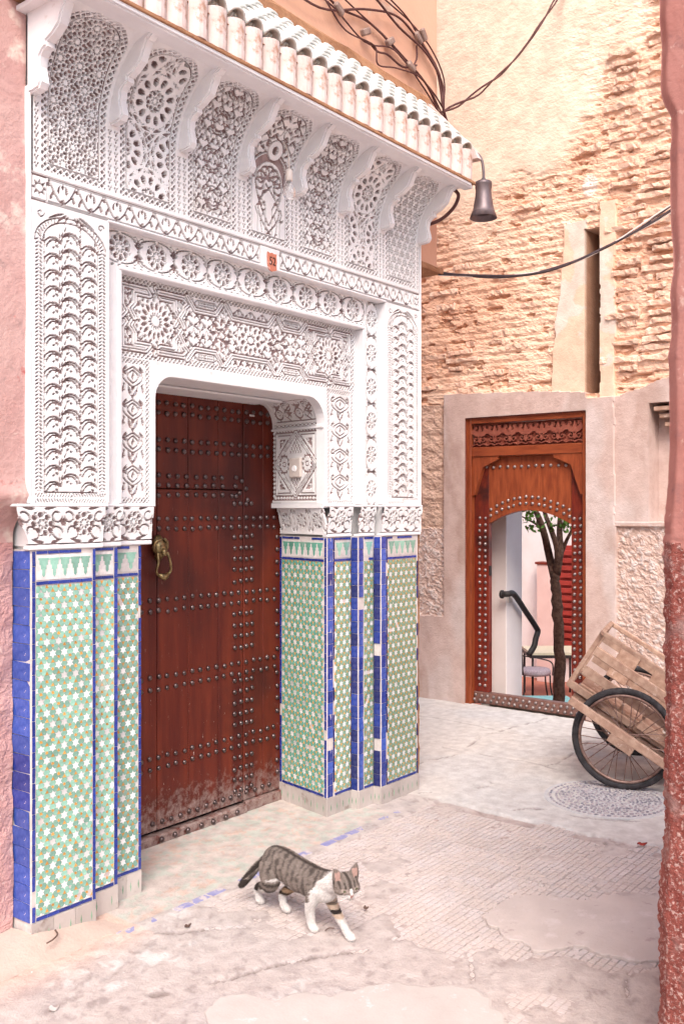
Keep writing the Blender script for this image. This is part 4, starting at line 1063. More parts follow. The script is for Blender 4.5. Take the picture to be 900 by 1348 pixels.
for i in range(nT):
    x = x0T - i * TP
    o = bpy.data.objects.new('fascia_tile', fm_); put(o, can); o.location = (x + random.gauss(0, .002), EY + .045 + random.gauss(0, .002), EZ0 - .001)
    o.rotation_euler = (R(90), 0, random.gauss(0, .012)); o.scale = (1, 1 + random.gauss(0, .015), 1)
    for j in range(5):
        o = bpy.data.objects.new('roof_tile', rm_[0]); put(o, can)
        d = j * .104
        o.location = (x + TP * 0 + random.gauss(0, .002), EY + .028 + d * math.cos(sl), EZ1 - .004 + d * math.sin(sl) + .020 + random.gauss(0, .001))
        o.rotation_euler = (sl - .07, 0, random.gauss(0, .015))
    # gutter tile between, lying the other way up
    o = bpy.data.objects.new('gutter_tile', rm_[0]); put(o, can); o.location = (x + TP * .5, EY + .03, EZ1 + .040); o.rotation_euler = (-sl, math.pi, 0); o.scale = (1, 2.4, 1)
V, F = prism([(EY + .02, 3.53), (3.07, 3.53), (3.07, 3.93)], 'x', EX0 + .02, EX1 + .02); part('mortar_bed', V, F, M['terra'], can)
V, F = prism([(EY - .01, 3.54), (EY + .01, 3.585), (3.06, 3.985), (3.075, 3.985), (3.075, 3.55)], 'x', EX1 + .02, EX1 + .075); part('verge', V, F, M['fascia'], can)
box('flashing', (EX0, 3.01, 3.90), (EX1 + .06, 3.075, 3.975), M['terra'], can, bev=.015, sub=20, jit=.006)
# ------------------------------------------------------------------ walls of the lane
# left: pink wall, smooth above and recessed rough render below
pw = thing('pink_wall', 'faded pink wall left of the carved portal, rough render below', 'wall', (0, 3.1, 0))
xs_ = np.concatenate([np.linspace(-6, 1.2, 40), np.linspace(1.22, XL - .008, 60)]); zs_ = np.concatenate([np.linspace(0, 1.5, 110), np.linspace(1.51, 1.72, 24), np.linspace(1.75, 4.6, 120)])
Xg, Zg = np.meshgrid(xs_, zs_)
prof = 3.10 - .085 * sst(1.50, 1.64, Zg) - .018 * np.exp(-((Zg - 1.645) / .035) ** 2)
rg = np.where(Zg < 1.46, .020, .010)
Yg = prof + rg * (fbm(Xg * 14, Zg * 14, 5, 3, .65) - .5) * np.where(Zg < 1.46, 1.3, .7) + .02 * (fbm(Xg * 2, Zg * 2, 3, 8) - .5)
fmz = ((Zg[:-1, :-1] < 1.46) & (fbm(Xg[:-1, :-1] * 6, Zg[:-1, :-1] * 6, 3, 21) + (1.3 - Zg[:-1, :-1]) * .8 > .42)).astype(int)
ob('render', qmesh('render', np.stack([Xg, Yg, Zg], -1), [M['pink'], M['pinkrough']], fm=fmz, smooth=True), pw)
part('masonry', boxV((-6, 3.16, 0), (XL - .004, 3.7, 4.6)), BOXF, M['pink'], pw)
# peach storey over the canopy
uw = thing('upper_wall', 'peach limewashed upper storey wall above the tiled canopy', 'wall', (3, 3.3, 3.0))
V, F = bm_box(10.77, 3.2, 4.5, bev=.012, seg=2); part('render', [(v[0] - .615, v[1] + 4.655, v[2] + 5.247) for v in V], F, M['peach'], uw)
box('drip_edge', (XR + .02, 3.03, 2.985), (4.80, 3.3, 3.02), M['terra'], uw, bev=.008, sub=4, jit=.004)
part('side_wall', boxV((4.2, 3.3, 0), (XR - .01, 6.2, 3.0)), BOXF, M['pink'], uw)
# right: near pink pier at the edge of the view
pr = thing('pink_pier', 'near pink wall corner at the right edge with rough red render below', 'wall', (2.9, .4, 0))
zs_ = np.concatenate([np.linspace(0, 1.62, 230), np.linspace(1.63, 3.15, 90)])
px0 = 2.50
corner = .913 + np.interp(zs_, [0, .3, .65, .95, 1.3, 1.52, 1.60, 1.75, 2.55, 2.64, 2.70, 4.2], [.018, .006, -.004, -.004, -.014, -.016, -.020, -.026, -.026, -.022, .004, .004])
corner += .006 * (fbm(zs_ * 12, zs_ * 0, 4, 3) - .5) * 2
ts = np.concatenate([np.linspace(0, 1.6, 60)[::-1], ])          # along the side, away from the camera
cols_, kinds = [], []
us = np.concatenate([-np.linspace(0, .9, 40)[::-1] ** 1.0, [.0], np.linspace(.006, .35, 60), np.linspace(.36, 2.5, 20)])
for u in us:
    if u <= 0: X, Y = px0 + .03 - u, corner + 0 * zs_                      # side face runs along x at the corner's y
    else: X, Y = px0 + max(0, .03 - u), corner - max(0, u - .0)
    cols_.append(np.stack([X + 0 * zs_, Y, zs_], -1))
P = np.stack(cols_, 1); Ug = np.repeat(us[None], len(zs_), 0); Zg = P[..., 2]
rough = np.where(Zg < 1.55, 1., .22) * (1 - .85 * sst(.42, .50, fbm(Ug * 3, Zg * 2.2, 2, 31)) * ((Zg > .55) & (Zg < 1.12)))
nz = (fbm(Ug * 90, Zg * 90, 3, 5, .6) - .5) * .014 * rough + (fbm(Ug * 5, Zg * 4, 3, 9) - .5) * .02
sideb = (Ug <= 0)
P[..., 0] += np.where(sideb, 0, -nz); P[..., 1] += np.where(sideb, nz, nz * np.exp(-np.maximum(Ug, 0) / .02))
smooth_band = (Zg > .55) & (Zg < 1.10) & (fbm(Ug * 3, Zg * 3, 3, 33) + .25 * np.cos((Zg - .82) * 5.5) > .50)
kind = np.where(Zg > 1.52 + .30 * (fbm(Ug * 14, Zg * 9, 4, 4) - .5), 0, np.where(smooth_band, 2, 1))[:-1, :-1]
M['pierpatch'] = mk('greyish_pink_patch', (.31, .19, .18), (.25, .135, .13), 7, .9, .5, 50, .008, stains=[((.55, .42, .40), 16, .60, .70)])
M['pierpink'] = mk('pier_pink_paint', (.33, .135, .115), (.39, .185, .16), 3, .85, .5, 30, .008, stains=[((.28, .13, .12), 10, .58, .68), ((.50, .32, .28), 17, .62, .70)])
ob('render', qmesh('render', P, [M['pierpink'], M['redrough'], M['pierpatch']], fm=kind, smooth=True), pr)
box('masonry', (2.6, -1.5, 0), (3.42, .86, 3.14), M['pierpink'], pr)

# back: eroded earth and brick wall
bw = thing('brick_wall', 'eroded sandy brick and plaster wall at the end of the lane', 'wall', (6.75, 3.5, 0))
XB = 6.70
DY, DZ = .0078, .0078
ys = np.arange(2.0, 4.75, DY); zs2 = np.arange(0, 6.2, DZ)
Yg, Zg = np.meshgrid(ys, zs2)
wy = Yg + .03 * (fbm(Yg * 9, Zg * 9, 3, 41) - .5); wz = Zg + .03 * (fbm(Yg * 9, Zg * 9, 3, 47) - .5)
top_l = np.interp(Yg, [2.73, 2.965, 2.975, 3.4, 4.22], [2.412, 2.412, 2.462, 2.50, 2.535])
cem = (Yg > 2.738) & (Yg < 4.210) & (Zg < top_l) | ((wy > 4.19) & (wz < .70))
cemr = (wy <= 2.750) & (Zg > 1.475) & (wz < 2.42 + (2.70 - wy) * .30)
niche = (Yg < 2.495) & (Zg > 1.485) & (Zg < 2.345)
peb = ((Yg <= 2.738) & (Zg <= 1.475)) | ((wy > 4.20) & (Zg > .69) & (wz < 1.43))
lowl = (wy > 4.215) & (wz >= 1.43) & (wz < 2.45)
strip = ((wy > 2.965) & (wy < 3.20 + .05 * np.sin(Zg * 3)) & (wz > 2.44) & (wz < 3.75)) | ((wy > 2.74 + .06 * (fbm(Zg * 3, Yg * 3, 3, 57) - .3)) & (wy < 2.87) & (wz > 2.40) & (wz < 3.86))
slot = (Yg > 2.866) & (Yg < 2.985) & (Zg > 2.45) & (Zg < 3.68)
upl = sst(.40, .62, fbm(Yg * 1.6 + 3, Zg * 1.6, 3, 51) * .6 + .36 * sst(3.7, 5.2, Zg) + .42 * (Yg - 3.0) * sst(3.3, 4.6, Zg))
row = Zg / .064 + .25 * (fbm(Yg * 2, Zg * 1.2, 2, 61) - .5)
joint = np.abs(row % 1 - .5) * 2
rt = 1 - sst(.05, .40, np.abs(fbm(Yg * 2.2, Zg * 2.2, 3, 71) - .5) * 3)
brk = (1 - upl) * (.45 + .55 * fbm(Yg * 4, Zg * 4, 3, 81))
h = .030 * (fbm(Yg * 6, Zg * 9, 5, 91, .6) - .5) * (1 - .8 * upl) - .015 * brk * sst(.35, .8, joint) * fbm(Yg * 12, Zg * 30, 2, 95) + .020 * upl + .026 * (fbm(Yg * 20, Zg * 44, 5, 97, .7) - .5) * (1 - .8 * upl)
pit = sst(.66, .75, fbm(Yg * 9, Zg * 22, 3, 99)) * (1 - upl); h -= .020 * pit
h = np.where(strip, .018 + .004 * fbm(Yg * 9, Zg * 9, 3, 5), h)
h = np.where(lowl, .004 + .045 * (fbm(Yg * 14, Zg * 20, 5, 15, .65) - .5), h)
h = np.where(peb, .008 + .030 * (fbm(Yg * 40, Zg * 40, 3, 11, .7) - .4), h)
h = np.where(cem, .034 + .004 * fbm(Yg * 5, Zg * 5, 3, 7), h); h = np.where(cemr, .020 + .005 * fbm(Yg * 5, Zg * 5, 3, 17), h)
h = np.where(niche & cemr, -.16, h)
h = np.where(slot & ~cem, -.26 * sst(2.99, 2.955, Yg), h)
h = np.where((Yg < 2.745) & (np.abs(Zg - 1.478) < .014), .036, h)
mortar = np.array((.84, .53, .38)); sandy = np.array((.90, .63, .475)); cream = np.array((.93, .74, .59)); cemc = np.array((.60, .45, .405)); pebc = np.array((.60, .44, .38)); pale = np.array((.80, .68, .60))
def mixc(a, b, t): return a + (b - a) * t[..., None]
c = mixc(mortar + 0 * Yg[..., None], sandy, sst(.35, .65, fbm(Yg * 3, Zg * 3, 4, 23))); c = mixc(c, cream, upl)
c = mixc(c, np.array((.52, .26, .15)), .55 * pit); c = mixc(c, sandy * .98, strip * 1.); c = mixc(c, pale, (strip & (fbm(Yg * 7, Zg * 5, 3, 29) > .56)) * .9)
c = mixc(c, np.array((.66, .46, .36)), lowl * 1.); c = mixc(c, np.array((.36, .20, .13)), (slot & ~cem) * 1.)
c = mixc(c, pebc, peb * 1.); c = mixc(c, np.array((.66, .56, .53)), (peb & (fbm(Yg * 40, Zg * 40, 3, 11, .7) > .58)) * 1.)
c = mixc(c, cemc, (cem | cemr) * 1.); c = mixc(c, np.array((.63, .52, .49)), ((cem | cemr) * sst(.46, .66, fbm(Yg * 3, Zg * 1.4, 4, 33))))
c = mixc(c, np.array((.45, .31, .26)), ((cem | cemr) * .6 * sst(.55, .7, fbm(Yg * 5, Zg * 2.2, 4, 43))))
c = mixc(c, pale * 1.08, (np.exp(-(((Yg - 2.95) / .07) ** 2 + ((Zg - 4.0) / .10) ** 2)) > .5) * 1.)
hole = ((Yg > 2.965) & (Yg < 4.005) & (Zg < 2.325))
hm = ~(hole[:-1, :-1] & hole[1:, 1:])
ob('plaster', qmesh('plaster', np.stack([XB - h, Yg, Zg], -1), M['wall'], hm, col=c, smooth=False), bw)
V, F = join([(boxV((XB + .28, 1.2, 0), (XB + .36, 2.93, 6.2)), BOXF), (boxV((XB + .17, 4.04, 0), (XB + .36, 4.75, 6.2)), BOXF), (boxV((XB + .28, 2.93, 2.36), (XB + .36, 4.04, 6.2)), BOXF), (boxV((XB - .005, 4.74, 0), (XB + .36, 8, 6.2)), BOXF), (boxV((XB - .005, -1.5, 0), (XB + .36, 2.005, 6.2)), BOXF),
             (boxV((XB + .02, 2.90, 0), (XB + .17, 2.965, 2.36)), BOXF), (boxV((XB + .02, 4.005, 0), (XB + .17, 4.06, 2.36)), BOXF), (boxV((XB + .02, 2.90, 2.325), (XB + .17, 4.06, 2.40)), BOXF)])
part('masonry', V, F, M['peach'], bw)
# stepped wood rails in the little right-hand niche
for i, z in enumerate((2.32, 2.27, 2.21)): box('niche_rail', (XB - .005 + i * .03, 1.9, z - .03), (XB + .15, 2.47 - i * .03, z), M['cartwood'], bw, bev=.004)
bvar = []
for k in range(7):
    V, F = bm_box(.10, 1., .040, bev=.006, seg=1, sub=7, jit=.0060, seed=k)
    V = [(v[0] + .004 * math.sin(v[1] * 9 + k), v[1] * (.215 + .012 * k), v[2] * (1 + .15 * math.sin(v[1] * 7 + k * 2))) for v in V]
    bvar.append((V, F))
bmesh_ = [mesh('brick', *b, M['brick'], smooth=False) for b in bvar]
cand = []
rr_ = random.Random(5)
z = 2.48
while z < 5.75:
    y = 2.22 + rr_.uniform(0, .12)
    while y < 4.55:
        k = rr_.randrange(7); L = .215 + .012 * k
        yc = y + L / 2
        u_ = float(upl[min(len(zs2) - 1, int(z / DZ)), min(len(ys) - 1, max(0, int((yc - 2.0) / DY)))])
        d = .05 + .30 * (1 - u_) + .6 * (yc < 2.72) + .35 * math.exp(-((yc - 3.25) / .25) ** 2 - ((z - 4.40) / .30) ** 2) + .25 * (z < 3.0)
        inslot = (2.74 < yc < 3.30 and z < 3.80) or (yc < 2.78 and z < 2.52) or (z < 2.60 and yc < 4.0 and z < 2.55 + 0)
        if not inslot and rr_.random() < d * .78 - .5 * u_:
            cand.append((yc, z + rr_.gauss(0, .006), k, rr_.uniform(-.022, .010) + (.014 if yc < 2.72 else 0) + .03 * math.exp(-((yc - 3.25) / .2) ** 2 - ((z - 4.40) / .2) ** 2), rr_.gauss(0, .025)))
        y += L + rr_.uniform(.004, .03)
    z += .064
rr_.shuffle(cand)
EV, EF = [], []
for i, (y, z, k, pj, tl) in enumerate(cand):
    T = Matrix.Translation((XB + .050 - pj - .012, y, z)) @ Euler((tl, rr_.gauss(0, .05), rr_.gauss(0, .03))).to_matrix().to_4x4() @ Matrix.Diagonal((1, rr_.uniform(.55, 1.05), rr_.uniform(.75, 1.25), 1))
    if i < 300:
        o = bpy.data.objects.new('brick', bmesh_[k]); COL.objects.link(o); o.parent = bw; o.matrix_parent_inverse = Matrix.Translation(-wloc(bw)); o.matrix_basis = T
    else:
        off = len(EV); EV += [tuple(T @ Vector(v)) for v in bvar[k][0]]; EF += [tuple(q + off for q in f) for f in bvar[k][1]]
if EV: stuff(part('brick_remainder', EV, EF, M['brick'], bw, smooth=True))

# ------------------------------------------------------------------ carved wooden doorway in the back wall
dw = thing('arched_doorway', 'orange cedar doorway with carved lintel and studded arched opening in the brick wall', 'doorway', (XB, 3.48, 0))
def by(name, y0, y1, z0, z1, x0, x1, mat, bev=.004): return box(name, (x0, y0, z0), (x1, y1, z1), mat, dw, bev=bev)
by('jamb', 2.946, 3.005, .0, 2.335, XB - .012, XB + .16, M['wood_orange']); by('jamb', 3.965, 4.024, .0, 2.335, XB - .012, XB + .16, M['wood_orange'])
by('lintel', 3.006, 3.964, 2.275, 2.335, XB - .012, XB + .16, M['wood_orange_h']); by('rail', 3.006, 3.964, 2.010, 2.085, XB - .004, XB + .15, M['wood_orange_h'])
# rope moulding
rope = []
def ropeseg(a, b, ax):
    n = int(abs(b - a) / .016)
    for i in range(n):
        t = a + (b - a) * (i + .5) / n
        V, F = bm_box(.012, .020, .011, bev=.003)
        Mx = (Matrix.Translation((XB - .016, t, 2.322)) @ Euler((.6, 0, 0)).to_matrix().to_4x4()) if ax == 'y' else (Matrix.Translation((XB - .016, ax, t)) @ Euler((.9, 0, 0)).to_matrix().to_4x4())
        rope.append(xf((V, F), Mx))
ropeseg(2.95, 4.02, 'y'); ropeseg(.03, 2.31, 2.955); ropeseg(.03, 2.31, 4.014)
V, F = join(rope); stuff(part('rope_moulding', V, F, M['wood_carved'], dw))
# carved lintel panel
cv = Cv(.956, .186, 0.)
n = 7; c_ = cv.w / n
for i in range(n):
    xa = (i + .5) * c_
    for sx in (-1, 1):
        cv.stroke(spiral(xa + sx * c_ * .24, .062, .030, math.pi / 2, 1.15, sx), .010, True)
        cv.stroke([(xa + sx * c_ * .24 + sx * c_ * .25 * math.sin(t * 1.6), .090 + t * .045) for t in np.linspace(0, 1, 8)], .012, True)
        cv.poly(leaf(xa + sx * c_ * .08, .085, .085, .034, math.pi / 2 - sx * .45, -sx * .9), True)
        cv.poly(leaf(xa + sx * c_ * .48, .100, .075, .026, math.pi / 2 + sx * .2, sx * .6), True)
        cv.stroke(spiral(xa + sx * c_ * .32, .155, .018, -math.pi / 2, 1, -sx), .008, True)
        cv.stroke([(xa, .012), (xa + sx * c_ * .25, .026), (xa + sx * c_ * .5, .010)], .010, True)
    cv.poly(leaf(xa, .10, .075, .030, math.pi / 2), True); cv.poly(leaf(xa, .03, .05, .024, math.pi / 2), True); cv.disc(xa, .095, .012, True)
relief('carved_panel', cv, lambda U, V, H: np.stack([XB + .004 - H, 3.963 - U, 2.087 + V], -1), .028, dw, mats=M['wood_carved'], deep=0, wob=.05)
# chamfered corner brackets under the rail
for s in (-1, 1):
    e = 3.485 + s * .478
    V, F = prism([(e, 2.009), (e - s * .24, 2.009), (e - s * .24, 1.985), (e - s * .10, 1.925), (e - s * .022, 1.70), (e, 1.70)], 'x', XB + .004, XB + .14)
    part('bracket', V, F, M['wood_orange'], dw)
# studded leaf with an arched wicket opening
def arch_z(y): return 1.470 + .108 * math.cos((y - 3.475) / .355 * math.pi / 2) ** .9
ysd = np.linspace(3.120, 3.830, 25)
def leafpoly(a, b, z0, z1): return [(a, z0), (b, z0), (b, z1), (a, z1)]
XD = XB + .045
pts_top = [(3.12 + .71 * i / 24, arch_z(3.12 + .71 * i / 24) if 0 < i < 24 else 1.470) for i in range(25)]
V = []; F = []
for y, z in pts_top: V += [(XD, y, z), (XD, y, 2.012), (XD + .05, y, z), (XD + .05, y, 2.012)]
for i in range(24):
    a, b = i * 4, (i + 1) * 4; F += [(a, b, b + 1, a + 1), (a + 2, a + 3, b + 3, b + 2), (a, a + 2, b + 2, b)]
part('head_board', V, F, M['wood_orange'], dw)
by('stile', 3.005, 3.119, .105, 2.011, XD - .001, XD + .05, M['wood_red'], .003); by('stile', 3.831, 3.965, .105, 2.011, XD - .001, XD + .05, M['wood_red'], .003)
by('bottom_rail', 3.005, 3.965, .012, .104, XD - .014, XD + .05, M['sillmetal'], .005)
sm2 = mesh('stud', *lathe([(.0135, 0), (.013, .004), (.0105, .010), (.0055, .013), (.0001, .014)], 10), M['studl'], smooth=True)
def stud2(y, z, x=XD):
    o = bpy.data.objects.new('stud', sm2); put(o, dw); o.location = (x, y + random.gauss(0, .0025), z + random.gauss(0, .0025)); o.rotation_euler = (0, R(-90), 0)
for k in range(27):
    z = .16 + k * .0520
    for y in (3.045, 3.092, 3.862, 3.915): stud2(y, z, XD - .001)
for k in range(13): stud2(3.10 + k * .0625, 1.925)
for k in range(14):
    y = 3.13 + k * .0525
    stud2(y, arch_z(y) + .055); stud2(y, arch_z(y) + .105)
for k in range(18):
    stud2(3.04 + k * .053, .078, XD - .014); stud2(3.06 + k * .053, .040, XD - .014)
box('latch', (XD - .002, 3.816, 1.05), (XD + .02, 3.832, 1.13), M['iron'], dw)

# ------------------------------------------------------------------ sunken courtyard seen through the wicket
wh = thing('passage_wall', 'white passage wall just inside the arched opening', 'wall', (7.1, 3.95, 0))
box('render', (XB + .38, 3.855, -1.4), (7.36, 4.10, 2.6), M['whitewash'], wh, bev=.006)
box('light_switch', (7.10, 3.846, .80), (7.17, 3.856, .90), M['plastic'], wh, bev=.002)
yd = ob('courtyard_floor', mesh('courtyard_floor', [(7.0, 1.5, -1.4), (18, 1.5, -1.4), (18, 12, -1.4), (7.0, 12, -1.4)], [(0, 1, 2, 3)], M['tilefloor'])); struct(yd)
ld = ob('passage_landing', mesh('passage_landing', boxV((XB + .10, 2.9, -1.4), (7.22, 3.86, .004)), BOXF, M['sand'])); struct(ld)
st = thing('courtyard_stairs', 'short flight of steps going down from the passage', 'stairs', (7.5, 3.4, -1.4))
for i in range(6): box('step', (7.221 + i * .26, 2.9, -1.395), (7.48 + i * .26, 3.85, -.2 - i * .2), M['sand'], st, bev=.006)
cw = thing('courtyard_wall', 'pale rose courtyard wall behind the tree', 'wall', (15, 8, -1.4))
box('far_render', (15.2, 4, -1.4), (15.5, 12, 2.4), M['whitewash'], cw); box('left_render', (7.3, 10.0, -1.4), (15.2, 10.3, 2.4), M['rose'], cw)
box('pilaster', (14.95, 7.25, -1.4), (15.19, 7.55, .62), M['rose'], cw); box('sill', (14.93, 7.22, .62), (15.2, 7.58, .66), M['wood_red'], cw)
sh = thing('red_shutter', 'tall red louvred shutter behind the tree', 'shutter', (14.9, 6.8, -1.2))
box('frame', (15.10, 6.35, -.95), (15.19, 7.22, .95), M['redpaint'], sh)
for k in range(14): box('slat', (15.04, 6.40, -.88 + k * .128), (15.10, 7.17, -.80 + k * .128), M['redpaint'], sh, bev=.004)
hr = thing('handrail', 'black iron handrail on the white passage wall', 'handrail', (7.2, 3.8, .7))
def UV(x, y, t):           # casts a pixel of the camera view to depth t in the yard
    u, v = (x - 450) / 1250, (668 - y) / 1250; S_, C_ = 990 / math.hypot(990, 1250), 1250 / math.hypot(990, 1250)
    return Vector((t * (u * S_ + C_), t * (S_ - u * C_), 1.6 + t * v))
yr = 3.795
tube('rail', spline([(6.99, 3.85, .88), (7.0, yr, .885), (7.10, yr, .875), (7.30, yr, .72), (7.50, yr, .56), (7.53, yr, .52), (7.49, yr, .46), (7.46, yr, .40), (7.40, yr + .02, .33)], 4), .025, M['iron'], hr, n=10)
tube('wall_flange', [(6.99, 3.856, .88), (6.99, 3.838, .88)], .035, M['iron'], hr, n=14)
# tree
tb = UV(733, 925, 11.5); tx, ty = tb.x, tb.y
tree = thing('courtyard_tree', 'slim bare-trunked tree with green leaves inside the courtyard', 'tree', (tx, ty, -1.4))
rdir, fdir = Vector((.621, -.784, 0)), Vector((.784, .621, 0))
def tp(px, py, d=0): return UV(px, py, 11.5 + d)
tk = spline([tuple(tp(733, 985)), tuple(tp(734, 935)), tuple(tp(736, 880)), tuple(tp(734, 820)), tuple(tp(731, 775)), tuple(tp(729, 755))], 5)
trunk = tube('trunk', [(p[0] + random.gauss(0, .006), p[1] + random.gauss(0, .006), p[2]) for p in tk], [.080 - .026 * i / (len(tk) - 1) + random.gauss(0, .004) for i in range(len(tk))], M['bark'], tree, n=12)
for pts, r0 in (([(729, 758), (722, 730), (715, 700), (706, 676), (690, 650), (670, 610)], .055), ([(731, 757), (733, 725), (724, 695), (716, 672), (716, 640), (720, 600)], .042), ([(732, 757), (737, 725), (736, 700), (738, 672), (745, 640), (752, 590)], .050), ([(738, 730), (745, 712), (752, 698), (765, 670), (785, 640)], .026), ([(715, 700), (705, 690), (694, 684), (680, 676)], .018)):
    tube('branch', spline([tuple(tp(a, b, random.uniform(-.15, .15) if i else 0)) for i, (a, b) in enumerate(pts)], 4), [r0 * (1 - .65 * i / (len(pts) * 4 - 4)) for i in range(len(pts) * 4 - 3)], M['bark'], tree, n=8)
LV, LF = [], []
cc = tp(722, 560)
def leafquad(p, L, w, e):
    T = Matrix.Translation(p) @ e.to_matrix().to_4x4(); o = len(LV)
    for q in ((0, 0, 0), (L * .35, w, .02 * L), (L, 0, -.12 * L), (L * .35, -w, .02 * L), (L * .5, 0, .03 * L)): LV.append(tuple(T @ Vector(q)))
    LF.extend([(o, o + 1, o + 4), (o + 1, o + 2, o + 4), (o + 2, o + 3, o + 4), (o + 3, o, o + 4)])
clumps = [(Vector(cc) + Vector((random.gauss(0, .75), random.gauss(0, .75), random.gauss(.25, .5)))) for _ in range(46)] + [tp(x, y, random.uniform(-.2, .1)) for x, y in ((697, 682), (702, 690), (694, 676), (744, 686), (738, 682), (722, 690), (700, 672), (748, 690), (742, 693))]
for i, cl in enumerate(clumps):
    sp = .22 if i < 46 else .055
    for _ in range(60 if i < 46 else 14): leafquad(cl + Vector((random.gauss(0, sp), random.gauss(0, sp), random.gauss(0, sp))), random.uniform(.05, .09), random.uniform(.016, .028), Euler((random.uniform(0, 6), random.gauss(.3, .6), random.uniform(0, 6.28))))
part('crown', LV, LF, M['leaf'], tree)
# table, chair and pouf
def seat_frame(o, p, z): pass
T0 = UV(728, 862, 15.0)
tbl = thing('cafe_table', 'pale topped iron cafe table in the courtyard', 'table', (T0.x, T0.y, -1.4))
def TL(a, b, z): return tuple(Vector((T0.x, T0.y, 0)) + rdir * a + fdir * b + Vector((0, 0, z)))
V = [TL(a, b, z) for z in (-.69, -.65) for a, b in ((-.42, -.30), (.40, -.30), (.40, .45), (-.42, .45))]; part('top', V, BOXF, M['tabletop'], tbl)
V = [TL(a, b, z) for z in (-.735, -.688) for a, b in ((-.43, -.31), (.41, -.31), (.41, .46), (-.43, .46))]; part('rim', V, BOXF, M['iron'], tbl)
for a in (-.38, .36):
    for b in (-.26, .41): tube('leg', [TL(a, b, -.73), TL(a, b, -1.4)], .018, M['iron'], tbl, n=6)
C0 = UV(704, 890, 14.6)
def CL(a, b, z): return tuple(Vector((C0.x, C0.y, 0)) + rdir * a + fdir * b + Vector((0, 0, z)))
ch = thing('iron_chair', 'thin black iron chair with lavender cushion at the cafe table', 'chair', (C0.x, C0.y, -1.4))
ring = [(.24 * math.cos(t), .24 * math.sin(t)) for t in np.linspace(0, 2 * math.pi, 17)[:-1]]
V = []
for rs, z in ((.92, -.965), (1., -.945), (1., -.90), (.9, -.875), (.4, -.865)): V += [CL(a * rs, b * rs, z) for a, b in ring]
F = [(i * 16 + k, i * 16 + (k + 1) % 16, (i + 1) * 16 + (k + 1) % 16, (i + 1) * 16 + k) for i in range(4) for k in range(16)] + [tuple(range(64, 80)), tuple(range(16))[::-1]]
part('cushion', V, F, M['cushion'], ch, smooth=True)
for a, b in ((-.19, -.17), (.19, -.17), (.19, .17), (-.19, .17)): tube('leg', spline([CL(a, b, -.95), CL(a * 1.05, b * 1.05, -1.15), CL(a * 1.3, b * 1.3, -1.395)], 4), .012, M['iron'], ch, n=6)
tube('arm', spline([CL(-.24, .17, -.95), CL(-.26, .2, -.72), CL(-.22, .0, -.68), CL(.0, -.25, -.68), CL(.2, -.25, -.75), CL(.23, -.17, -.95)], 6), .011, M['iron'], ch, n=6)
tube('back_hoop', spline([CL(-.24, .17, -.95), CL(-.30, .2, -.55), CL(-.28, .0, -.45), CL(-.25, -.2, -.55), CL(-.22, -.17, -.95)], 6), .011, M['iron'], ch, n=6)
P0 = UV(716, 922, 13.6)
pf = bm_box(.85, .6, .26, bev=.07, seg=3); part_ = part('floor_pouf', [tuple(Vector((P0.x, P0.y, -1.27)) + rdir * v[0] + fdir * v[1] + Vector((0, 0, v[2]))) for v in pf[0]], pf[1], M['tealcloth'], smooth=True)
tag(part_, 'soft teal floor pouf beside the tree foot', 'pouf')
# ------------------------------------------------------------------ ground
def pip(P, X, Y):
    P = np.asarray(P, float); c = np.zeros(X.shape, bool)
    for (x0, y0), (x1, y1) in zip(P, np.roll(P, -1, 0)):
        if y0 == y1: continue
        c ^= ((Y < y0) != (Y < y1)) & (X < (x1 - x0) * (Y - y0) / (y1 - y0) + x0)
    return c
xg = np.concatenate([[-90, -40, -15, -5, -1, .6], np.arange(1.2, 6.72, .0135), [6.79, 6.9, 8, 15, 40, 90]])
yg = np.concatenate([[-90, -40, -12, -3, -.5, .4], np.arange(.9, 3.58, .0135), np.arange(3.6, 4.8, .03), [5.2, 7, 15, 40, 90]])
Xg, Yg = np.meshgrid(xg, yg)
wx = Xg + .10 * (fbm(Xg * 5, Yg * 5, 4, 3) - .5); wyy = Yg + .10 * (fbm(Xg * 5, Yg * 5, 4, 13) - .5)
near_patch = pip([(1.0, 2.3), (1.75, 2.12), (2.12, 2.33), (2.42, 2.02), (2.56, 1.86), (2.73, 1.60), (2.60, 1.40), (2.0, .5), (0, 0)], wx, wyy)
paved = (wx < 4.40) & (Yg < 2.80) & (wx > 1.9)
cover = fbm(Xg * 2.6, Yg * 2.6, 5, 17)
leftw = sst(2.95, 2.35, wx + .55 * (2.8 - Yg) * 0 - .25 * (Yg < 2.2))        # worn cement towards the left foreground
cov = np.clip((cover - .59) * 6 + leftw * 2.6, 0, 1)
# band of newer mortar along the edge of the near patch
z = np.where(paved, -.0080 + .0125 * cov, .005)
z = z + .0030 * (fbm(Xg * 30, Yg * 30, 4, 23) - .5) * 2 + .006 * (fbm(Xg * 3, Yg * 3, 3, 27) - .5)
rub = sst(.42, .62, fbm(Xg * 3, Yg * 3, 3, 31)) * sst(2.9, 2.4, Xg) * (Xg > 1.6)
z += .016 * rub * (fbm(Xg * 26, Yg * 26, 4, 37, .6) - .45)
far = Xg > 4.38
z += np.where(far, .008 * (fbm(Xg * 5, Yg * 5, 4, 41) - .5), 0)
thr = (Yg > 2.88) & (Xg > 2.25) & (Xg < 4.05) & (Yg < 3.6)
z = np.where(thr, .004 + .0015 * fbm(Xg * 20, Yg * 20, 3, 51), z)
dense = (Xg > 1.2) & (Xg < 6.72) & (Yg > .9) & (Yg < 4.8); z = np.where(dense, z, 0.)
lav = np.array((.485, .435, .43)); pinkc = np.array((.44, .37, .36)); whitec = np.array((.58, .55, .54)); bluish = np.array((.55, .535, .54))
c = lav + 0 * Xg[..., None]
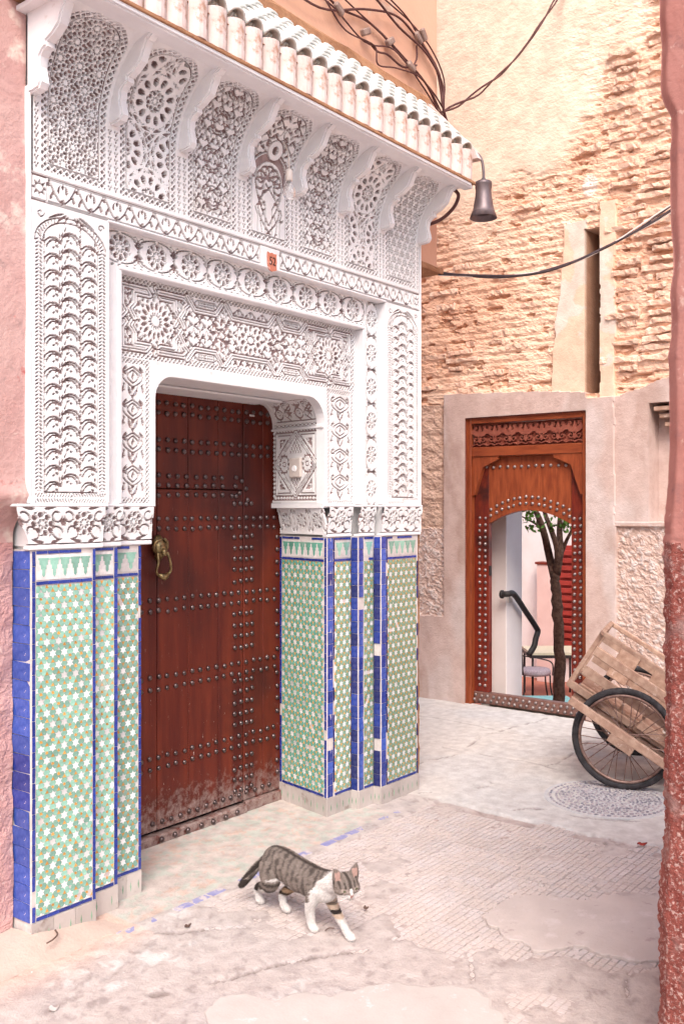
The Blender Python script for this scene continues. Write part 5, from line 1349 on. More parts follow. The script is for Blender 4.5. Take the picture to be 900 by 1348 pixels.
c = mixc(c, pinkc, paved * (1 - .8 * cov)); c = mixc(c, np.array((.47, .42, .42)), paved * cov * .6)
c = mixc(c, whitec, far * 1.); c = mixc(c, bluish, far * sst(.4, .62, fbm(Xg * 2, Yg * 2, 3, 63)))
c = mixc(c, np.array((.46, .415, .42)), near_patch * .9)
c = mixc(c, np.array((.40, .365, .375)), ~far * ~paved * sst(.50, .70, fbm(Xg * 5, Yg * 5, 5, 67, .6)) * .6)
c = mixc(c, np.array((.56, .53, .54)), rub * sst(.55, .66, fbm(Xg * 24, Yg * 24, 3, 69)) * .8)
c = mixc(c, np.array((.24, .20, .20)), ~far * sst(.66, .72, fbm(Xg * 34, Yg * 34, 3, 79)) * .45)
tn = fbm(Xg * 22, Yg * 22, 4, 71, .7); tm = fbm(Xg * 18 + 9, Yg * 18, 4, 77, .7)
tc_ = mixc(mixc(np.array((.52, .46, .44)) + 0 * Xg[..., None], np.array((.42, .48, .44)), .8 * sst(.48, .62, tn)), np.array((.56, .40, .34)), .8 * sst(.60, .70, tm))
c = mixc(c, tc_, thr * .85)
c = mixc(c, np.array((.62, .44, .38)), sst(.30, .0, np.abs(Yg - 2.95)) * (Xg < 2.35) * (Xg > 1) * sst(.35, .6, fbm(Xg * 6, Yg * 6, 3, 83) + .2))
ck = np.full(Xg.shape, 9.)
for L_ in ([(4.42, 2.95), (4.75, 2.72), (5.1, 2.80), (5.5, 2.62), (6.1, 2.70)], [(4.7, 3.35), (5.3, 3.22), (5.8, 3.36), (6.6, 3.25)], [(5.35, 4.5), (5.42, 3.8), (5.36, 3.3), (5.40, 2.75), (5.30, 2.45)], [(6.05, 4.6), (6.08, 3.9), (6.02, 3.2), (6.1, 2.6), (6.05, 2.0)], [(4.45, 2.45), (4.62, 2.30), (4.60, 2.1), (4.72, 1.8)],
           [(2.05, 2.42), (2.30, 2.30), (2.55, 2.20), (2.75, 2.05), (2.95, 2.02)], [(2.35, 2.75), (2.62, 2.55), (2.9, 2.52)], [(2.75, 1.62), (2.95, 1.75), (3.15, 1.72)], [(3.08, 1.66), (3.02, 1.85), (3.20, 2.0), (3.5, 2.02), (3.75, 1.88), (4.05, 1.84), (4.38, 1.82)], [(3.30, 1.20), (3.12, 1.25), (2.98, 1.18)]):
    wq = .05 * (fbm(Xg * 11, Yg * 11, 4, 91) - .5)
    for (x0, y0), (x1, y1) in zip(L_[:-1], L_[1:]):
        ex, ey = x1 - x0, y1 - y0; t_q = np.clip(((Xg - x0) * ex + (Yg - y0) * ey) / (ex * ex + ey * ey), 0, 1)
        ck = np.minimum(ck, np.hypot(Xg + wq - x0 - t_q * ex, Yg + wq - y0 - t_q * ey))
crk = sst(.013, .004, ck) * dense * (fbm(Xg * 6, Yg * 6, 2, 95) > .36)
z = z - .010 * crk; c = mixc(c, np.array((.20, .16, .155)), .75 * crk)
c = c * np.array((1.13, 1.11, 1.07))
hole = ((Xg > 6.78) & (Xg < 17.9) & (Yg > 1.6) & (Yg < 11.9))
gm2 = ~(hole[:-1, :-1] | hole[1:, 1:] | hole[1:, :-1] | hole[:-1, 1:])
ground = ob('ground', qmesh('ground', np.stack([Xg, Yg, z], -1), M['ground'], gm2, col=c, smooth=True)); struct(ground)
# scored cement paving tiles, seven by seven little squares each
tv = []
for k in range(5):
    r_ = random.Random(k); T_ = .2; s_q = T_ / 7; parts = [bm_box(T_ - .003, T_ - .003, .012, bev=.001)]
    parts[0] = ([(v[0], v[1], v[2] - .0115) for v in parts[0][0]], parts[0][1])
    for i in range(7):
        for j in range(7):
            if r_.random() < .06: continue
            h_ = r_.uniform(.0048, .0062); w_ = s_q - r_.uniform(.0042, .0062)
            P_ = [(-w_ / 2, -w_ / 2), (w_ / 2, -w_ / 2), (w_ / 2, w_ / 2), (-w_ / 2, w_ / 2)]
            V, F = slab([(x + r_.gauss(0, .0007), y + r_.gauss(0, .0007)) for x, y in P_], h_, .0010)
            parts.append(([(v[0] + (i - 3) * s_q, v[1] + (j - 3) * s_q, v[2] - .0058) for v in V], F))
    tv.append(mesh('paving_tile', *join(parts), M['paver']))
for i in range(13):
    for j in range(10):
        x, y = 1.90 + (i + .5) * .2, .80 + (j + .5) * .2
        a, b = int(np.argmin(abs(xg - x))), int(np.argmin(abs(yg - y)))
        if cov[max(0, b - 6):b + 7, max(0, a - 6):a + 7].min() > .85 or not paved[b, a]: continue
        o = bpy.data.objects.new('paving_tile', random.choice(tv)); COL.objects.link(o); o.parent = ground
        o.location = (x, y, random.gauss(0, .0012)); o.rotation_euler = (random.gauss(0, .004), random.gauss(0, .004), random.choice((0, 1, 2, 3)) * math.pi / 2 + random.gauss(0, .004))
# later cement patches with broken rims
def patch(poly, zt, mat, seed, n=14, amp=.035):
    P = spline(poly + poly[:1], n)[:-1]; ctr = np.mean(np.array(P), 0); out = []
    for i, p in enumerate(P):
        v = np.array(p) - ctr; k = 1 + amp * (2 * float(fbm(np.array(p[0] * 9.), np.array(p[1] * 9.), 4, seed)) - 1) * 2 / max(.3, np.linalg.norm(v)) * .5; out.append(tuple(ctr + v * k))
    rings = [(1.0, zt - .012), (1.0, zt - .0015), (.985, zt), (.9, zt + .001), (.7, zt + .003), (.35, zt + .004)]
    m = len(out); V = [];
    for f, z_ in rings: V += [(ctr[0] + (x - ctr[0]) * f, ctr[1] + (y - ctr[1]) * f, z_ + (.0016 * float(fbm(np.array(x * f * 14), np.array(y * f * 14), 3, seed)) if f < 1 else 0)) for x, y in out]
    F = [(r * m + i, r * m + (i + 1) % m, (r + 1) * m + (i + 1) % m, (r + 1) * m + i) for r in range(len(rings) - 1) for i in range(m)] + [tuple((len(rings) - 1) * m + i for i in range(m))]
    return struct(part('cement_patch', V, F, mat, smooth=False))
M['patchc'] = mk('trowelled_grey_cement', (.54, .485, .465), (.48, .43, .41), 6, .9, .35, 70, .004, stains=[((.62, .59, .60), 10, .60, .70), ((.40, .32, .31), 16, .66, .74)])
M['patchp'] = mk('trowelled_pinkish_cement', (.55, .475, .45), (.48, .41, .39), 5, .9, .6, 70, .006, stains=[((.58, .51, .50), 9, .56, .68), ((.38, .30, .29), 13, .62, .72)])
patch([(1.15, 2.25), (1.55, 2.06), (1.95, 2.10), (2.16, 2.22), (2.30, 2.06), (2.50, 1.90), (2.68, 1.66), (2.66, 1.47), (2.45, 1.25), (2.0, .9), (1.3, 1.0), (.9, 1.6)], .012, M['patchc'], 5, amp=.08)
patch([(3.50, 1.84), (3.34, 1.90), (3.20, 1.82), (3.10, 1.66), (3.18, 1.48), (3.26, 1.28), (3.5, 1.0), (3.95, .95), (3.85, 1.35), (3.66, 1.62)], .010, M['patchp'], 8, amp=.09)
# worn blue edging tiles of the threshold
yb = 2.852
for i in range(20):
    x = 2.26 + i * .092
    if random.random() < .28 or 2.72 < x < 2.9: continue
    V, F = slab([(x + .003, yb - .020), (x + .086, yb - .020), (x + .086, yb + .020), (x + .003, yb + .020)], .0065, .002)
    o = part('blue_edging_tile', V, F, M['floorblue'] if 'floorblue' in M else M.setdefault('floorblue', mk('worn_blue_tile', (.22, .22, .44), (.32, .31, .48), 24, .7, .2, 80, .002, stains=[((.55, .48, .48), 16, .50, .60)])), ground)
# sandy skirting along the foot of the left wall
n = 60; V = []
for i in range(n + 1):
    x = -5 + (2.30 + 5) * i / n if i < 20 else 1.3 + (2.33 - 1.3) * (i - 20) / (n - 20)
    wv = .10 + .03 * math.sin(x * 9) + .05 * float(vn(np.array(x * 7), np.array(0.), 4)); hv = (.055 + .01 * math.sin(x * 23)) * (1 if x < 2.1 else max(.05, (2.33 - x) / .23))
    V += [(x, 2.998 - wv * 1.1, .0035), (x, 2.998 - wv * .6, .004 + hv * .30), (x, 2.998 - wv * .2, hv * .85), (x, 2.999 + (.10 if x < 1.97 else 0), hv)]
F = [(i * 4 + k, (i + 1) * 4 + k, (i + 1) * 4 + k + 1, i * 4 + k + 1) for i in range(n) for k in range(3)]
struct(part('sand_skirting', V, F, M['sand'], smooth=True))
# pebble mosaic cover
mc = thing('mosaic_cover', 'round pebble mosaic cover set flush in the lane by the cart wheel', 'manhole cover', (4.98, 2.09, 0))
MX, MY, MR = 4.98, 2.09, .33
V, F = lathe([(MR + .012, .002), (MR + .010, .009), (MR - .005, .009), (MR - .008, .0065), (.0001, .0075)], 56); part('bed', [(v[0] + MX, v[1] + MY, v[2]) for v in V], F, mk('pale_mosaic_bed', (.56, .54, .55), (.50, .48, .49), 30, .9, .2, 80, .003), mc)
PV, PF = [], []
def pebble(x, y, a, l, w):
    o = len(PV); n = 7
    for rr2, z_ in ((1, .006), (.92, .0105), (.55, .0125)):
        for k in range(n): t = 2 * math.pi * k / n; qx, qy = l * rr2 * math.cos(t), w * rr2 * math.sin(t); PV.append((x + qx * math.cos(a) - qy * math.sin(a), y + qx * math.sin(a) + qy * math.cos(a), z_))
    for r_ in range(2):
        for k in range(n): PF.append((o + r_ * n + k, o + r_ * n + (k + 1) % n, o + (r_ + 1) * n + (k + 1) % n, o + (r_ + 1) * n + k))
    PF.append(tuple(o + 2 * n + k for k in range(n)))
for rad, nn in ((MR - .022, 60), (MR - .055, 52)):
    for k in range(nn): t = k * 2 * math.pi / nn; pebble(MX + rad * math.cos(t), MY + rad * math.sin(t), t + math.pi / 2, .013, .008)
ptsq = []
for _ in range(4000):
    x, y = random.uniform(-1, 1) * (MR - .075), random.uniform(-1, 1) * (MR - .075)
    if math.hypot(x, y) > MR - .075 or any((x - a) ** 2 + (y - b) ** 2 < .018 ** 2 for a, b in ptsq): continue
    ptsq.append((x, y)); pebble(MX + x, MY + y, random.uniform(0, 3.1), random.uniform(.008, .012), random.uniform(.006, .008))
stuff(part('pebbles', PV, PF, mk('mixed_pebbles', (.20, .19, .23), (.48, .42, .43), 38, .6, lohi=(.40, .58)), mc))

# ------------------------------------------------------------------ handcart leaning on its shafts
ct = thing('handcart', 'wooden slatted handcart with one spoked bicycle wheel in view', 'handcart', (5.16, 2.14, 0))
wdir = Vector((.287, -.959, 0)).normalized(); adir = Vector((.959, .287, 0)).normalized(); TILT = R(32); WR = .288
e1 = wdir * math.cos(TILT) - Vector((0, 0, 1)) * math.sin(TILT); e2 = wdir * math.sin(TILT) + Vector((0, 0, 1)) * math.cos(TILT)
hub = Vector((5.195, 2.085, WR + .004))
CM = Matrix(((e1.x, adir.x, e2.x, hub.x), (e1.y, adir.y, e2.y, hub.y), (e1.z, adir.z, e2.z, hub.z), (0, 0, 0, 1)))     # local: x along bed, y axle, z up from bed
def cbx(name, a, b, par=ct, mat='cartwood', bev=.003, rot=0., jit=0.):
    c = [(p + q) / 2 for p, q in zip(a, b)]; s = [abs(q - p) for p, q in zip(a, b)]
    V, F = bm_box(*s, bev=min(bev, min(s) * .4), sub=3 if jit else 0, jit=jit, seed=len(bpy.data.meshes))
    o = part(name, V, F, M[mat], par)
    T = CM @ Matrix.Translation(c) @ Euler((0, rot, 0)).to_matrix().to_4x4()
    o.matrix_basis = T; return o
BW = .56; FW_ = .80
for y in (-.045, .075, BW - .06, FW_ + .045): cbx('shaft', (-.36, y - .018, .0), (1.05, y + .018, .045), jit=.0015)
for y in (.055, BW - .035):
    side = []
    cbx('top_rail', (-.42, y - .014, .420), (.80, y + .014, .446), jit=.002)
    cbx('side_slat', (-.40, y - .010, .290 if y < .3 else .30), (.80, y + .010, .345 if y < .3 else .36), jit=.002, rot=.01)
    cbx('side_slat', (-.39, y - .010, .165), (.80, y + .010, .220), jit=.002)
    cbx('bottom_rail', (-.42, y - .018, .060), (.80, y + .018, .100), jit=.0015)
    for x in (-.415, .60): cbx('post', (x - .014, y - (.014 if y > .3 else -.012), .06), (x + .014, y + (.014 if y > .3 else .036), .440), jit=.001)
for z in (.075, .432): cbx('end_rail', (-.428, .04, z - .012), (-.40, BW - .02, z + .012))
for x in np.arange(-.36, .78, .135): cbx('bed_board', (x, .07, .10), (x + .115, BW - .05, .116), jit=.0015)
for x in (-.28, -.05, .17, .42): cbx('loose_board', (x, BW - .058, .13 + .02 * random.random()), (x + .13, BW - .046, .36), jit=.002, rot=random.gauss(0, .05))
for k in range(1): cbx('end_board', (-.43, .20, .10), (-.415, .42, .19), jit=.002)
cbx('axle_block', (-.075, -.062, -.050), (.075, -.026, .002)); cbx('axle_block', (-.075, FW_ + .026, -.05), (.075, FW_ + .062, .002))
cbx('axle', (-.018, -.06, -.045), (.018, FW_ + .06, -.012), mat='iron')
cbx('cross_board', (-.10, .075, -.002), (.16, BW - .06, .018), jit=.002); cbx('cross_board', (.26, .075, .05), (.36, BW - .06, .062), jit=.002)
cbx('shelf_board', (.02, .02, .085), (.26, .05, .135), rot=.02)
# wheels
def circle(r, n, y=0.): return [(r * math.cos(2 * math.pi * k / n), y, r * math.sin(2 * math.pi * k / n)) for k in range(n)]
tyV = tubeVF(circle(WR - .018, 48), [(.019, .018)] * 48, 10, closed=True)
rimV = tubeVF(circle(WR - .043, 48), [(.010, .011)] * 48, 8, closed=True)
hubV = xf(lathe([(.0001, -.045), (.012, -.045), (.012, -.03), (.030, -.028), (.030, -.022), (.017, -.018), (.017, .018), (.030, .022), (.030, .028), (.012, .03), (.012, .045), (.0001, .045)], 12), Euler((R(90), 0, 0)).to_matrix().to_4x4())
tym, rimm, hubm = mesh('tyre', *tyV, M['tyre'], smooth=True), mesh('rim', *rimV, M['rim'], smooth=True), mesh('hub', *hubV, M['iron'], smooth=False)
spm = [mesh('spoke', *tubeVF([(.028 * math.cos(b), s * .024, .028 * math.sin(b)), ((WR - .048), 0, 0)], .0026, 4), M['rim']) for s, b in ((1, 1.2), (-1, -1.2), (1, -1.2), (-1, 1.2))]
WM = Matrix(((wdir.x, adir.x, 0, 0), (wdir.y, adir.y, 0, 0), (0, 0, 1, 0), (0, 0, 0, 1)))
for yo in (0., FW_):
    c = hub + adir * yo
    w = ob('wheel', rimm, ct); w.matrix_basis = Matrix.Translation(c) @ WM
    for nm, m_ in (('tyre', tym), ('hub', hubm)):
        o = bpy.data.objects.new(nm, m_); COL.objects.link(o); o.parent = w
    for k in range(32):
        o = bpy.data.objects.new('spoke', spm[k % 4]); COL.objects.link(o); o.parent = w; o.rotation_euler = (0, 2 * math.pi * k / 32, 0)

# ------------------------------------------------------------------ lamp and cables
lp = thing('wall_lamp', 'grey conical metal lamp on a curved arm at the canopy corner', 'lamp', (4.645, 2.673, 3.2))
Lx, Ly, Lz = 4.645, 2.673, 3.215
tube('arm', spline([(EX1 + .04, 2.74, 3.575), (EX1 + .05, 2.71, 3.582), (4.640, 2.683, 3.545), (Lx, Ly, 3.48), (Lx, Ly, 3.42)], 5), .008, M['lamp'], lp, n=8)
V, F = lathe([(.0001, .222), (.012, .222), (.014, .212), (.030, .208), (.046, .200), (.048, .186), (.046, .182), (.046, .168), (.043, .160), (.046, .12), (.058, .05), (.076, 0), (.074, 0), (.056, .06), (.044, .12), (.040, .16), (.0001, .165)], 28); part('shade', [(v[0] + Lx, v[1] + Ly, v[2] + Lz) for v in V], F, M['lamp'], lp, smooth=True)
V, F = lathe([(.0001, .165), (.018, .16), (.018, .11), (.0001, .10)], 10); part('lampholder', [(v[0] + Lx, v[1] + Ly, v[2] + Lz) for v in V], F, M['plastic'], lp)
def FW(x, y, D): 
    u, v = (x - 450) / 1250, (668 - y) / 1250; S_, C_ = 990 / math.hypot(990, 1250), 1250 / math.hypot(990, 1250); t = D / (S_ - u * C_)
    return (t * (u * S_ + C_), D, 1.6 + t * v)
cb = thing('cable_bundle', 'bundle of brown cables sagging across the peach wall above the canopy', 'cables', FW(520, 80, 3.03))
paths = [[(395, -60), (440, 5), (485, 30), (530, 75), (565, 115), (583, 160), (592, 185)], [(400, -55), (455, 0), (500, 45), (540, 85), (566, 118), (586, 150), (594, 185)], [(360, -40), (430, 2), (480, 55), (520, 66), (558, 112), (578, 150), (590, 185)],
         [(440, -60), (490, -5), (525, 35), (560, 70), (580, 110), (584, 140), (594, 185)], [(450, -60), (500, -8), (540, 30), (566, 66), (584, 105), (586, 145), (596, 185)], [(460, -60), (505, -10), (535, 22), (556, 52), (578, 98), (582, 140), (595, 185)],
         [(350, -40), (420, 10), (480, 12), (520, 20), (545, 45), (575, 90), (584, 150), (594, 185)], [(430, 0), (455, 40), (490, 60), (500, 85), (525, 90), (555, 105), (580, 150), (592, 185)]]
for i, p in enumerate(paths):
    tube('cable', spline([FW(x + random.gauss(0, 1.5), y, 3.035 - .006 * (i % 4)) for x, y in p], 6), .0045 + .002 * (i % 3 == 0), M['cable'], cb, n=6)
tube('cable', spline([FW(*q, 3.03) for q in ((487, 57), (497, 68), (510, 72), (530, 88), (548, 86))], 6), .006, M['cable'], cb, n=6)
tube('cable', spline([FW(*q, 3.03) for q in ((548, 60), (548, 78), (540, 92), (543, 88))], 5), .005, M['cable'], cb, n=6)
for x, y in ((481, 42), (550, 50), (541, 88), (513, 55), (557, 46), (446, 12)):
    p = FW(x, y, 3.02); V, F = bm_box(.07, .03, .035, bev=.006); T = Matrix.Translation(p) @ Euler((0, random.uniform(-1, 1), 0)).to_matrix().to_4x4()
    part('clamp', *xf((V, F), T), M['screw'], cb)
lc = thing('loose_cable', 'twisted pair of cables rising from canopy corner to upper brick wall', 'cable', FW(598, 158, 3.1))
for d in (0, .03):
    a, b = Vector((4.86, 3.10, 3.97 + d * .3)), Vector((6.66, 3.13, 5.55))
    pts = [a.lerp(b, t) + Vector((0, .012 * math.sin(t * 22 + d * 100), -.16 * math.sin(math.pi * t) + .014 * math.sin(t * 17 + d * 90))) for t in np.linspace(0, 1, 28)]
    tube('wire', [tuple(p) for p in pts], .0065, M['cable'], lc, n=6)
sc_ = thing('span_cable', 'dark cables sagging across the brick wall from the peach corner', 'cable', (4.78, 3.04, 3.0))
for k, (dz, r_, m_) in enumerate(((0, .009, 'cableblack'), (.02, .006, 'cableblack'), (.035, .005, 'plastic'), (-.02, .004, 'plastic'))):
    a, b = Vector((4.775, 3.05, 2.985 + dz * .3)), Vector((6.69, 2.30, 3.72 + dz))
    pts = [a.lerp(b, t) + Vector((0, 0, -(.20 + dz * .8) * math.sin(math.pi * t) * (1 - .25 * t) + .006 * math.sin(t * 12 + k * 2))) for t in np.linspace(0, 1, 30)]
    tube('wire', [tuple(p) for p in pts], r_, M[m_], sc_, n=6)
dl = tube('hanging_cable', spline([(4.54, 2.80, 3.375), (4.555, 2.78, 3.34), (4.555, 2.81, 3.28), (4.54, 2.88, 3.225), (4.525, 2.98, 3.20)], 6), .010, M['cable'], None, n=8)
tag(dl, 'short dark cable looping under the right end of the canopy', 'cable')

# ------------------------------------------------------------------ scraps on the ground
def scrap(px, py, L, W, mat, label, cat, bend=.4):
    u, v = (px - 450) / 1250, (668 - py) / 1250; t = -1.6 / v; S_, C_ = 990 / math.hypot(990, 1250), 1250 / math.hypot(990, 1250)
    x, y = t * (u * S_ + C_), t * (S_ - u * C_); a = random.uniform(0, 6.28); P = leaf(0, 0, L, W, a, bend)
    V = [(x + p[0], y + p[1], .012 + .004 * math.sin(i)) for i, p in enumerate(P)] + [(x + p[0], y + p[1], .016 + .006 * math.sin(i * .9)) for i, p in enumerate(P)]
    n = len(P); F = [tuple(range(n, 2 * n)), tuple(range(n))[::-1]] + [(i, (i + 1) % n, n + (i + 1) % n, n + i) for i in range(n)]
    tag(part('litter', V, F, M[mat], None), label, cat, 'scraps lying on the lane')
scrap(478, 1199, .022, .012, 'scrap', 'dark dry leaf on the paving right of the cat', 'leaf')
scrap(243, 1225, .030, .007, 'scrap', 'dark thin chip on the ground below the tiled threshold', 'litter'); scrap(64, 1335, .035, .020, 'scrapw', 'white paper scrap in the lower left corner', 'litter')
scrap(838, 1115, .05, .02, 'redpaint', 'red scrap lying at the edge of the paving by the pier', 'litter')
def GP(px, py):
    u, v = (px - 450) / 1250, (668 - py) / 1250; t = -1.6 / v; S_, C_ = 990 / math.hypot(990, 1250), 1250 / math.hypot(990, 1250); return (t * (u * S_ + C_), t * (S_ - u * C_))
q = [GP(x, y) for x, y in ((62, 1262), (70, 1257), (76, 1250), (73, 1244))]
tw = tube('wire_bit', spline([(x, y, .055) for x, y in q], 4), .003, M['scrap'], None, n=6); tag(tw, 'bent bit of dark wire on the sandy skirting', 'wire')
q = [GP(x, y) for x, y in ((428, 1229), (433, 1226), (440, 1226))]
tw = tube('twig', spline([(x, y, .012) for x, y in q], 4), .0022, M['scrap'], None, n=6); tag(tw, 'tiny curved twig between the front paws of the cat', 'twig')

# ------------------------------------------------------------------ the cat
cat = thing('cat', 'tabby and white cat walking across the lane', 'cat', (0, 0, 0))
rightv, fwdv = Vector((.6208, -.7839, 0)), Vector((.7839, .6208, 0))
hd = (rightv * .69 - fwdv * .72).normalized(); lf = Vector((0, 0, 1)).cross(hd)
O = rightv * -.155 + fwdv * 3.665
cat.location = O
CT = Matrix(((hd.x, lf.x, 0, O.x), (hd.y, lf.y, 0, O.y), (0, 0, 1, .004), (0, 0, 0, 1)))
pieces = []
def limb(pts, rad, n=14): pieces.append(tubeVF(pts, rad, n))
def cl(pts, rad, k=4):
    S_ = spline(pts, k); m = len(pts) - 1
    rr2 = [r if isinstance(r, tuple) else (r, r) for r in rad]
    ra = spline([(a, b) for a, b in rr2], k); return S_, [tuple(abs(q) for q in r) for r in ra]
def blob(c, r, n=12):
    V, F = lathe([(max(1e-4, math.sin(t)), -math.cos(t)) for t in np.linspace(0, math.pi, 9)], n); pieces.append(([(c[0] + v[0] * r[0], c[1] + v[1] * r[1], c[2] + v[2] * r[2]) for v in V], F))
body = [(-.208, .192, .012, .014), (-.196, .192, .034, .040), (-.17, .190, .047, .056), (-.12, .190, .052, .062), (-.05, .180, .052, .063), (.02, .171, .051, .064), (.08, .168, .047, .064), (.13, .172, .042, .058), (.165, .178, .030, .044), (.182, .182, .012, .018)]
s_, r_ = cl([(x, 0, z) for x, z, a, b in body], [(b, a) for x, z, a, b in body]); limb(s_, r_, 18)
# neck and head
hx, hy, hz = .252, -.006, .216
HS = 1.22
HM = Matrix.Translation((hx, hy, hz)) @ Euler((R(6), R(14), R(-20))).to_matrix().to_4x4() @ Matrix.Scale(HS, 4)
HI = np.array(HM.inverted())
limb(*cl([(.12, 0, .190), (.17, 0, .198), (.21, -.002, .207), (hx - .01, hy, hz)], [.042, .039, .035, .028]))
_k = len(pieces)
blob((0, 0, 0), (.040, .037, .033)); blob((.008, 0, -.009), (.031, .040, .022))
blob((.030, 0, -.013), (.017, .018, .0125)); blob((.032, 0, -.023), (.012, .011, .008))
limb([(.012, 0, .022), (.030, 0, .004), (.043, 0, -.008)], [.015, .011, .006])
for s in (-1, 1):
    pieces.append(tubeVF([(-.002, s * .020, .014), (-.004, s * .028, .034), (-.006, s * .037, .060)], [(.009, .021), (.006, .017), (.002, .003)], 12))
pieces[_k:] = [xf(q, HM) for q in pieces[_k:]]
# tail
limb(*cl([(-.188, 0, .204), (-.213, -.014, .180), (-.240, -.036, .146), (-.262, -.057, .110), (-.280, -.074, .080), (-.287, -.080, .071)], [.018, .0165, .0155, .0150, .0125, .005]))
# forelegs (left one reaching forward, right one under the shoulder)
limb(*cl([(.115, .022, .165), (.125, .030, .125), (.150, .030, .090), (.195, .026, .052), (.232, .020, .022), (.252, .018, .014), (.268, .018, .010)], [.036, .024, .0175, .0135, .0125, .0145, .008]))
limb(*cl([(.110, -.026, .165), (.098, -.034, .122), (.086, -.034, .085), (.086, -.031, .045), (.090, -.029, .018), (.106, -.029, .013), (.118, -.029, .009)], [.036, .025, .0175, .0140, .0130, .0150, .008]))
# hind legs (left one forward, right one pushing off)
limb(*cl([(-.150, .022, .190), (-.120, .036, .150), (-.088, .038, .112), (-.118, .030, .078), (-.142, .022, .052), (-.124, .014, .022), (-.104, .012, .013), (-.086, .012, .009)], [.044, .040, .026, .018, .0140, .0125, .0148, .008]))
limb(*cl([(-.155, -.022, .190), (-.145, -.036, .150), (-.140, -.038, .112), (-.195, -.030, .086), (-.245, -.020, .064), (-.250, -.014, .030), (-.238, -.013, .014), (-.220, -.013, .009)], [.046, .042, .030, .0195, .0140, .0125, .0148, .008]))
V, F = join(pieces)
tmp = ob('tmp', mesh('tmp', V, F, M['iron']))
b_ = bmesh.new(); b_.from_mesh(tmp.data); bmesh.ops.recalc_face_normals(b_, faces=b_.faces); b_.to_mesh(tmp.data); b_.free()
md = tmp.modifiers.new('r', 'REMESH'); md.mode = 'VOXEL'; md.voxel_size = .0034; md = tmp.modifiers.new('s', 'SMOOTH'); md.iterations = 7; md.factor = .5
bpy.context.view_layer.update()
cm = bpy.data.meshes.new_from_object(tmp.evaluated_get(bpy.context.evaluated_depsgraph_get())); bpy.data.objects.remove(tmp)
cm.name = 'body'; nv = len(cm.vertices)
co = np.empty(nv * 3, np.float32); cm.vertices.foreach_get('co', co); co = co.reshape(-1, 3)
no = np.empty(nv * 3, np.float32); cm.vertices.foreach_get('normal', no); no = no.reshape(-1, 3)
def fur_col(p):
    x, y, z = p[:, 0], p[:, 1], p[:, 2]
    w = .012 * (fbm(x * 40 + 50, z * 40 + y * 30 + 50, 3, 3) - .5) * 2
    grey, dark, tan, white = np.array((.215, .175, .155)), np.array((.040, .031, .028)), np.array((.42, .28, .18)), np.array((.66, .62, .60))
    st = np.sin((x + w * 1.1) * 2 * math.pi / .030 + z * 9) * .5 + .5
    c = mixc(grey + 0 * x[:, None], dark, .72 * sst(.50, .85, st * .75 + .35 * fbm(x * 60 + 9, z * 60, 3, 13)))
    c = mixc(c, grey * 1.25, .5 * sst(.45, .7, fbm(x * 30, z * 45 + y * 20, 3, 19)))
    spine = sst(.012, .004, np.abs(y)) * sst(.215, .235, z + .05 * (x + .1)) * (x < .16); c = mixc(c, dark, .85 * spine)
    tail = (x < -.206) & ((y < -.033) | (z > .150))
    band = np.sin((x - y * .6 - z * .4) * 2 * math.pi / .030 + 1.0)
    c = np.where((tail & (band > -.05))[:, None], dark, c); c = np.where((tail & (z < .108))[:, None], dark, c)
    # white: legs, belly, chest, muzzle
    leg = z < .098 + w
    belly = (z < .136 + w * 1.2 + .020 * sst(-.12, -.02, x) * 0 + np.where(x < -.06, .006, -.012)) & (x > -.13)
    chest = (x > .112 + w + 1.0 * np.maximum(0, z - .175)) & (x < .235)
    c = np.where(((leg & ~(tail)) | belly | chest)[:, None], white, c)
    # tan/brown marks on the legs
    hl = (x > -.16) & (x < -.07) & (y > .0) & (z > .060) & (z < .135); c = np.where(hl[:, None], mixc(tan + 0 * x[:, None], dark, 1. * (np.sin(z * 2 * math.pi / .03) > .4)), c)
    hr_ = (x < -.10) & (y < -.002) & (z > .080 + w) & (z < .135) & ~tail; c = np.where(hr_[:, None], mixc(grey + 0 * x[:, None], dark, .8 * (np.sin(z * 2 * math.pi / .028) > .1)), c)
    fl_ = (y > .0) & (x > .12) & (z > .062) & (z < .135); c = np.where(fl_[:, None], mixc(white * np.array((.86, .70, .56)) + 0 * x[:, None], dark, 1. * (np.abs(z - .082) < .006) + .7 * (np.abs(z - .108) < .005)), c)
    # head, in its own frame
    q = np.c_[p, np.ones(len(p))] @ HI.T; u, v, t = q[:, 0], q[:, 1], q[:, 2]
    head = (u > -.020 - .2 * t) & (x > .20)
    hc = mixc(grey * 1.1 + 0 * x[:, None], dark, .8 * sst(.0, .6, np.sin(np.abs(v) * 2 * math.pi / .0125 + .6) * sst(.002, .016, t)))
    hc = mixc(hc, dark, .7 * sst(.25, .8, np.sin((t + .4 * np.abs(v)) * 2 * math.pi / .014)) * (np.abs(v) > .022) * (t < .004))
    muz = ((t < -.007 - .12 * np.abs(v)) & (u > .014)) | ((np.abs(v) < .004) & (u > .022) & (t < .010)) | (t < -.022)
    hc = np.where(muz[:, None], white, hc)
    rim_ = (u > .016) & (np.hypot((np.abs(v) - .0165) / .0105, (t - .002) / .0065) < 1); hc = np.where(rim_[:, None], grey * 1.9, hc)
    hc = np.where(((u > .0415) & (t > -.0145) & (t < -.006) & (np.abs(v) < .005))[:, None], np.array((.36, .16, .14)), hc)
    hc = np.where(((u > .036) & (np.abs(t + .0205) < .0014) & (np.abs(v) < .010))[:, None], dark, hc)
    ear = (t > .024) & (np.abs(v) > .012); inner = (u > -.003) & (np.abs(np.abs(v) - .028) < .008) & (t < .048)
    hc = np.where(ear[:, None], np.where(inner[:, None], np.array((.46, .30, .26)), grey * .9), hc)
    c = np.where(head[:, None], hc, c)
    return c
fc = fur_col(co)
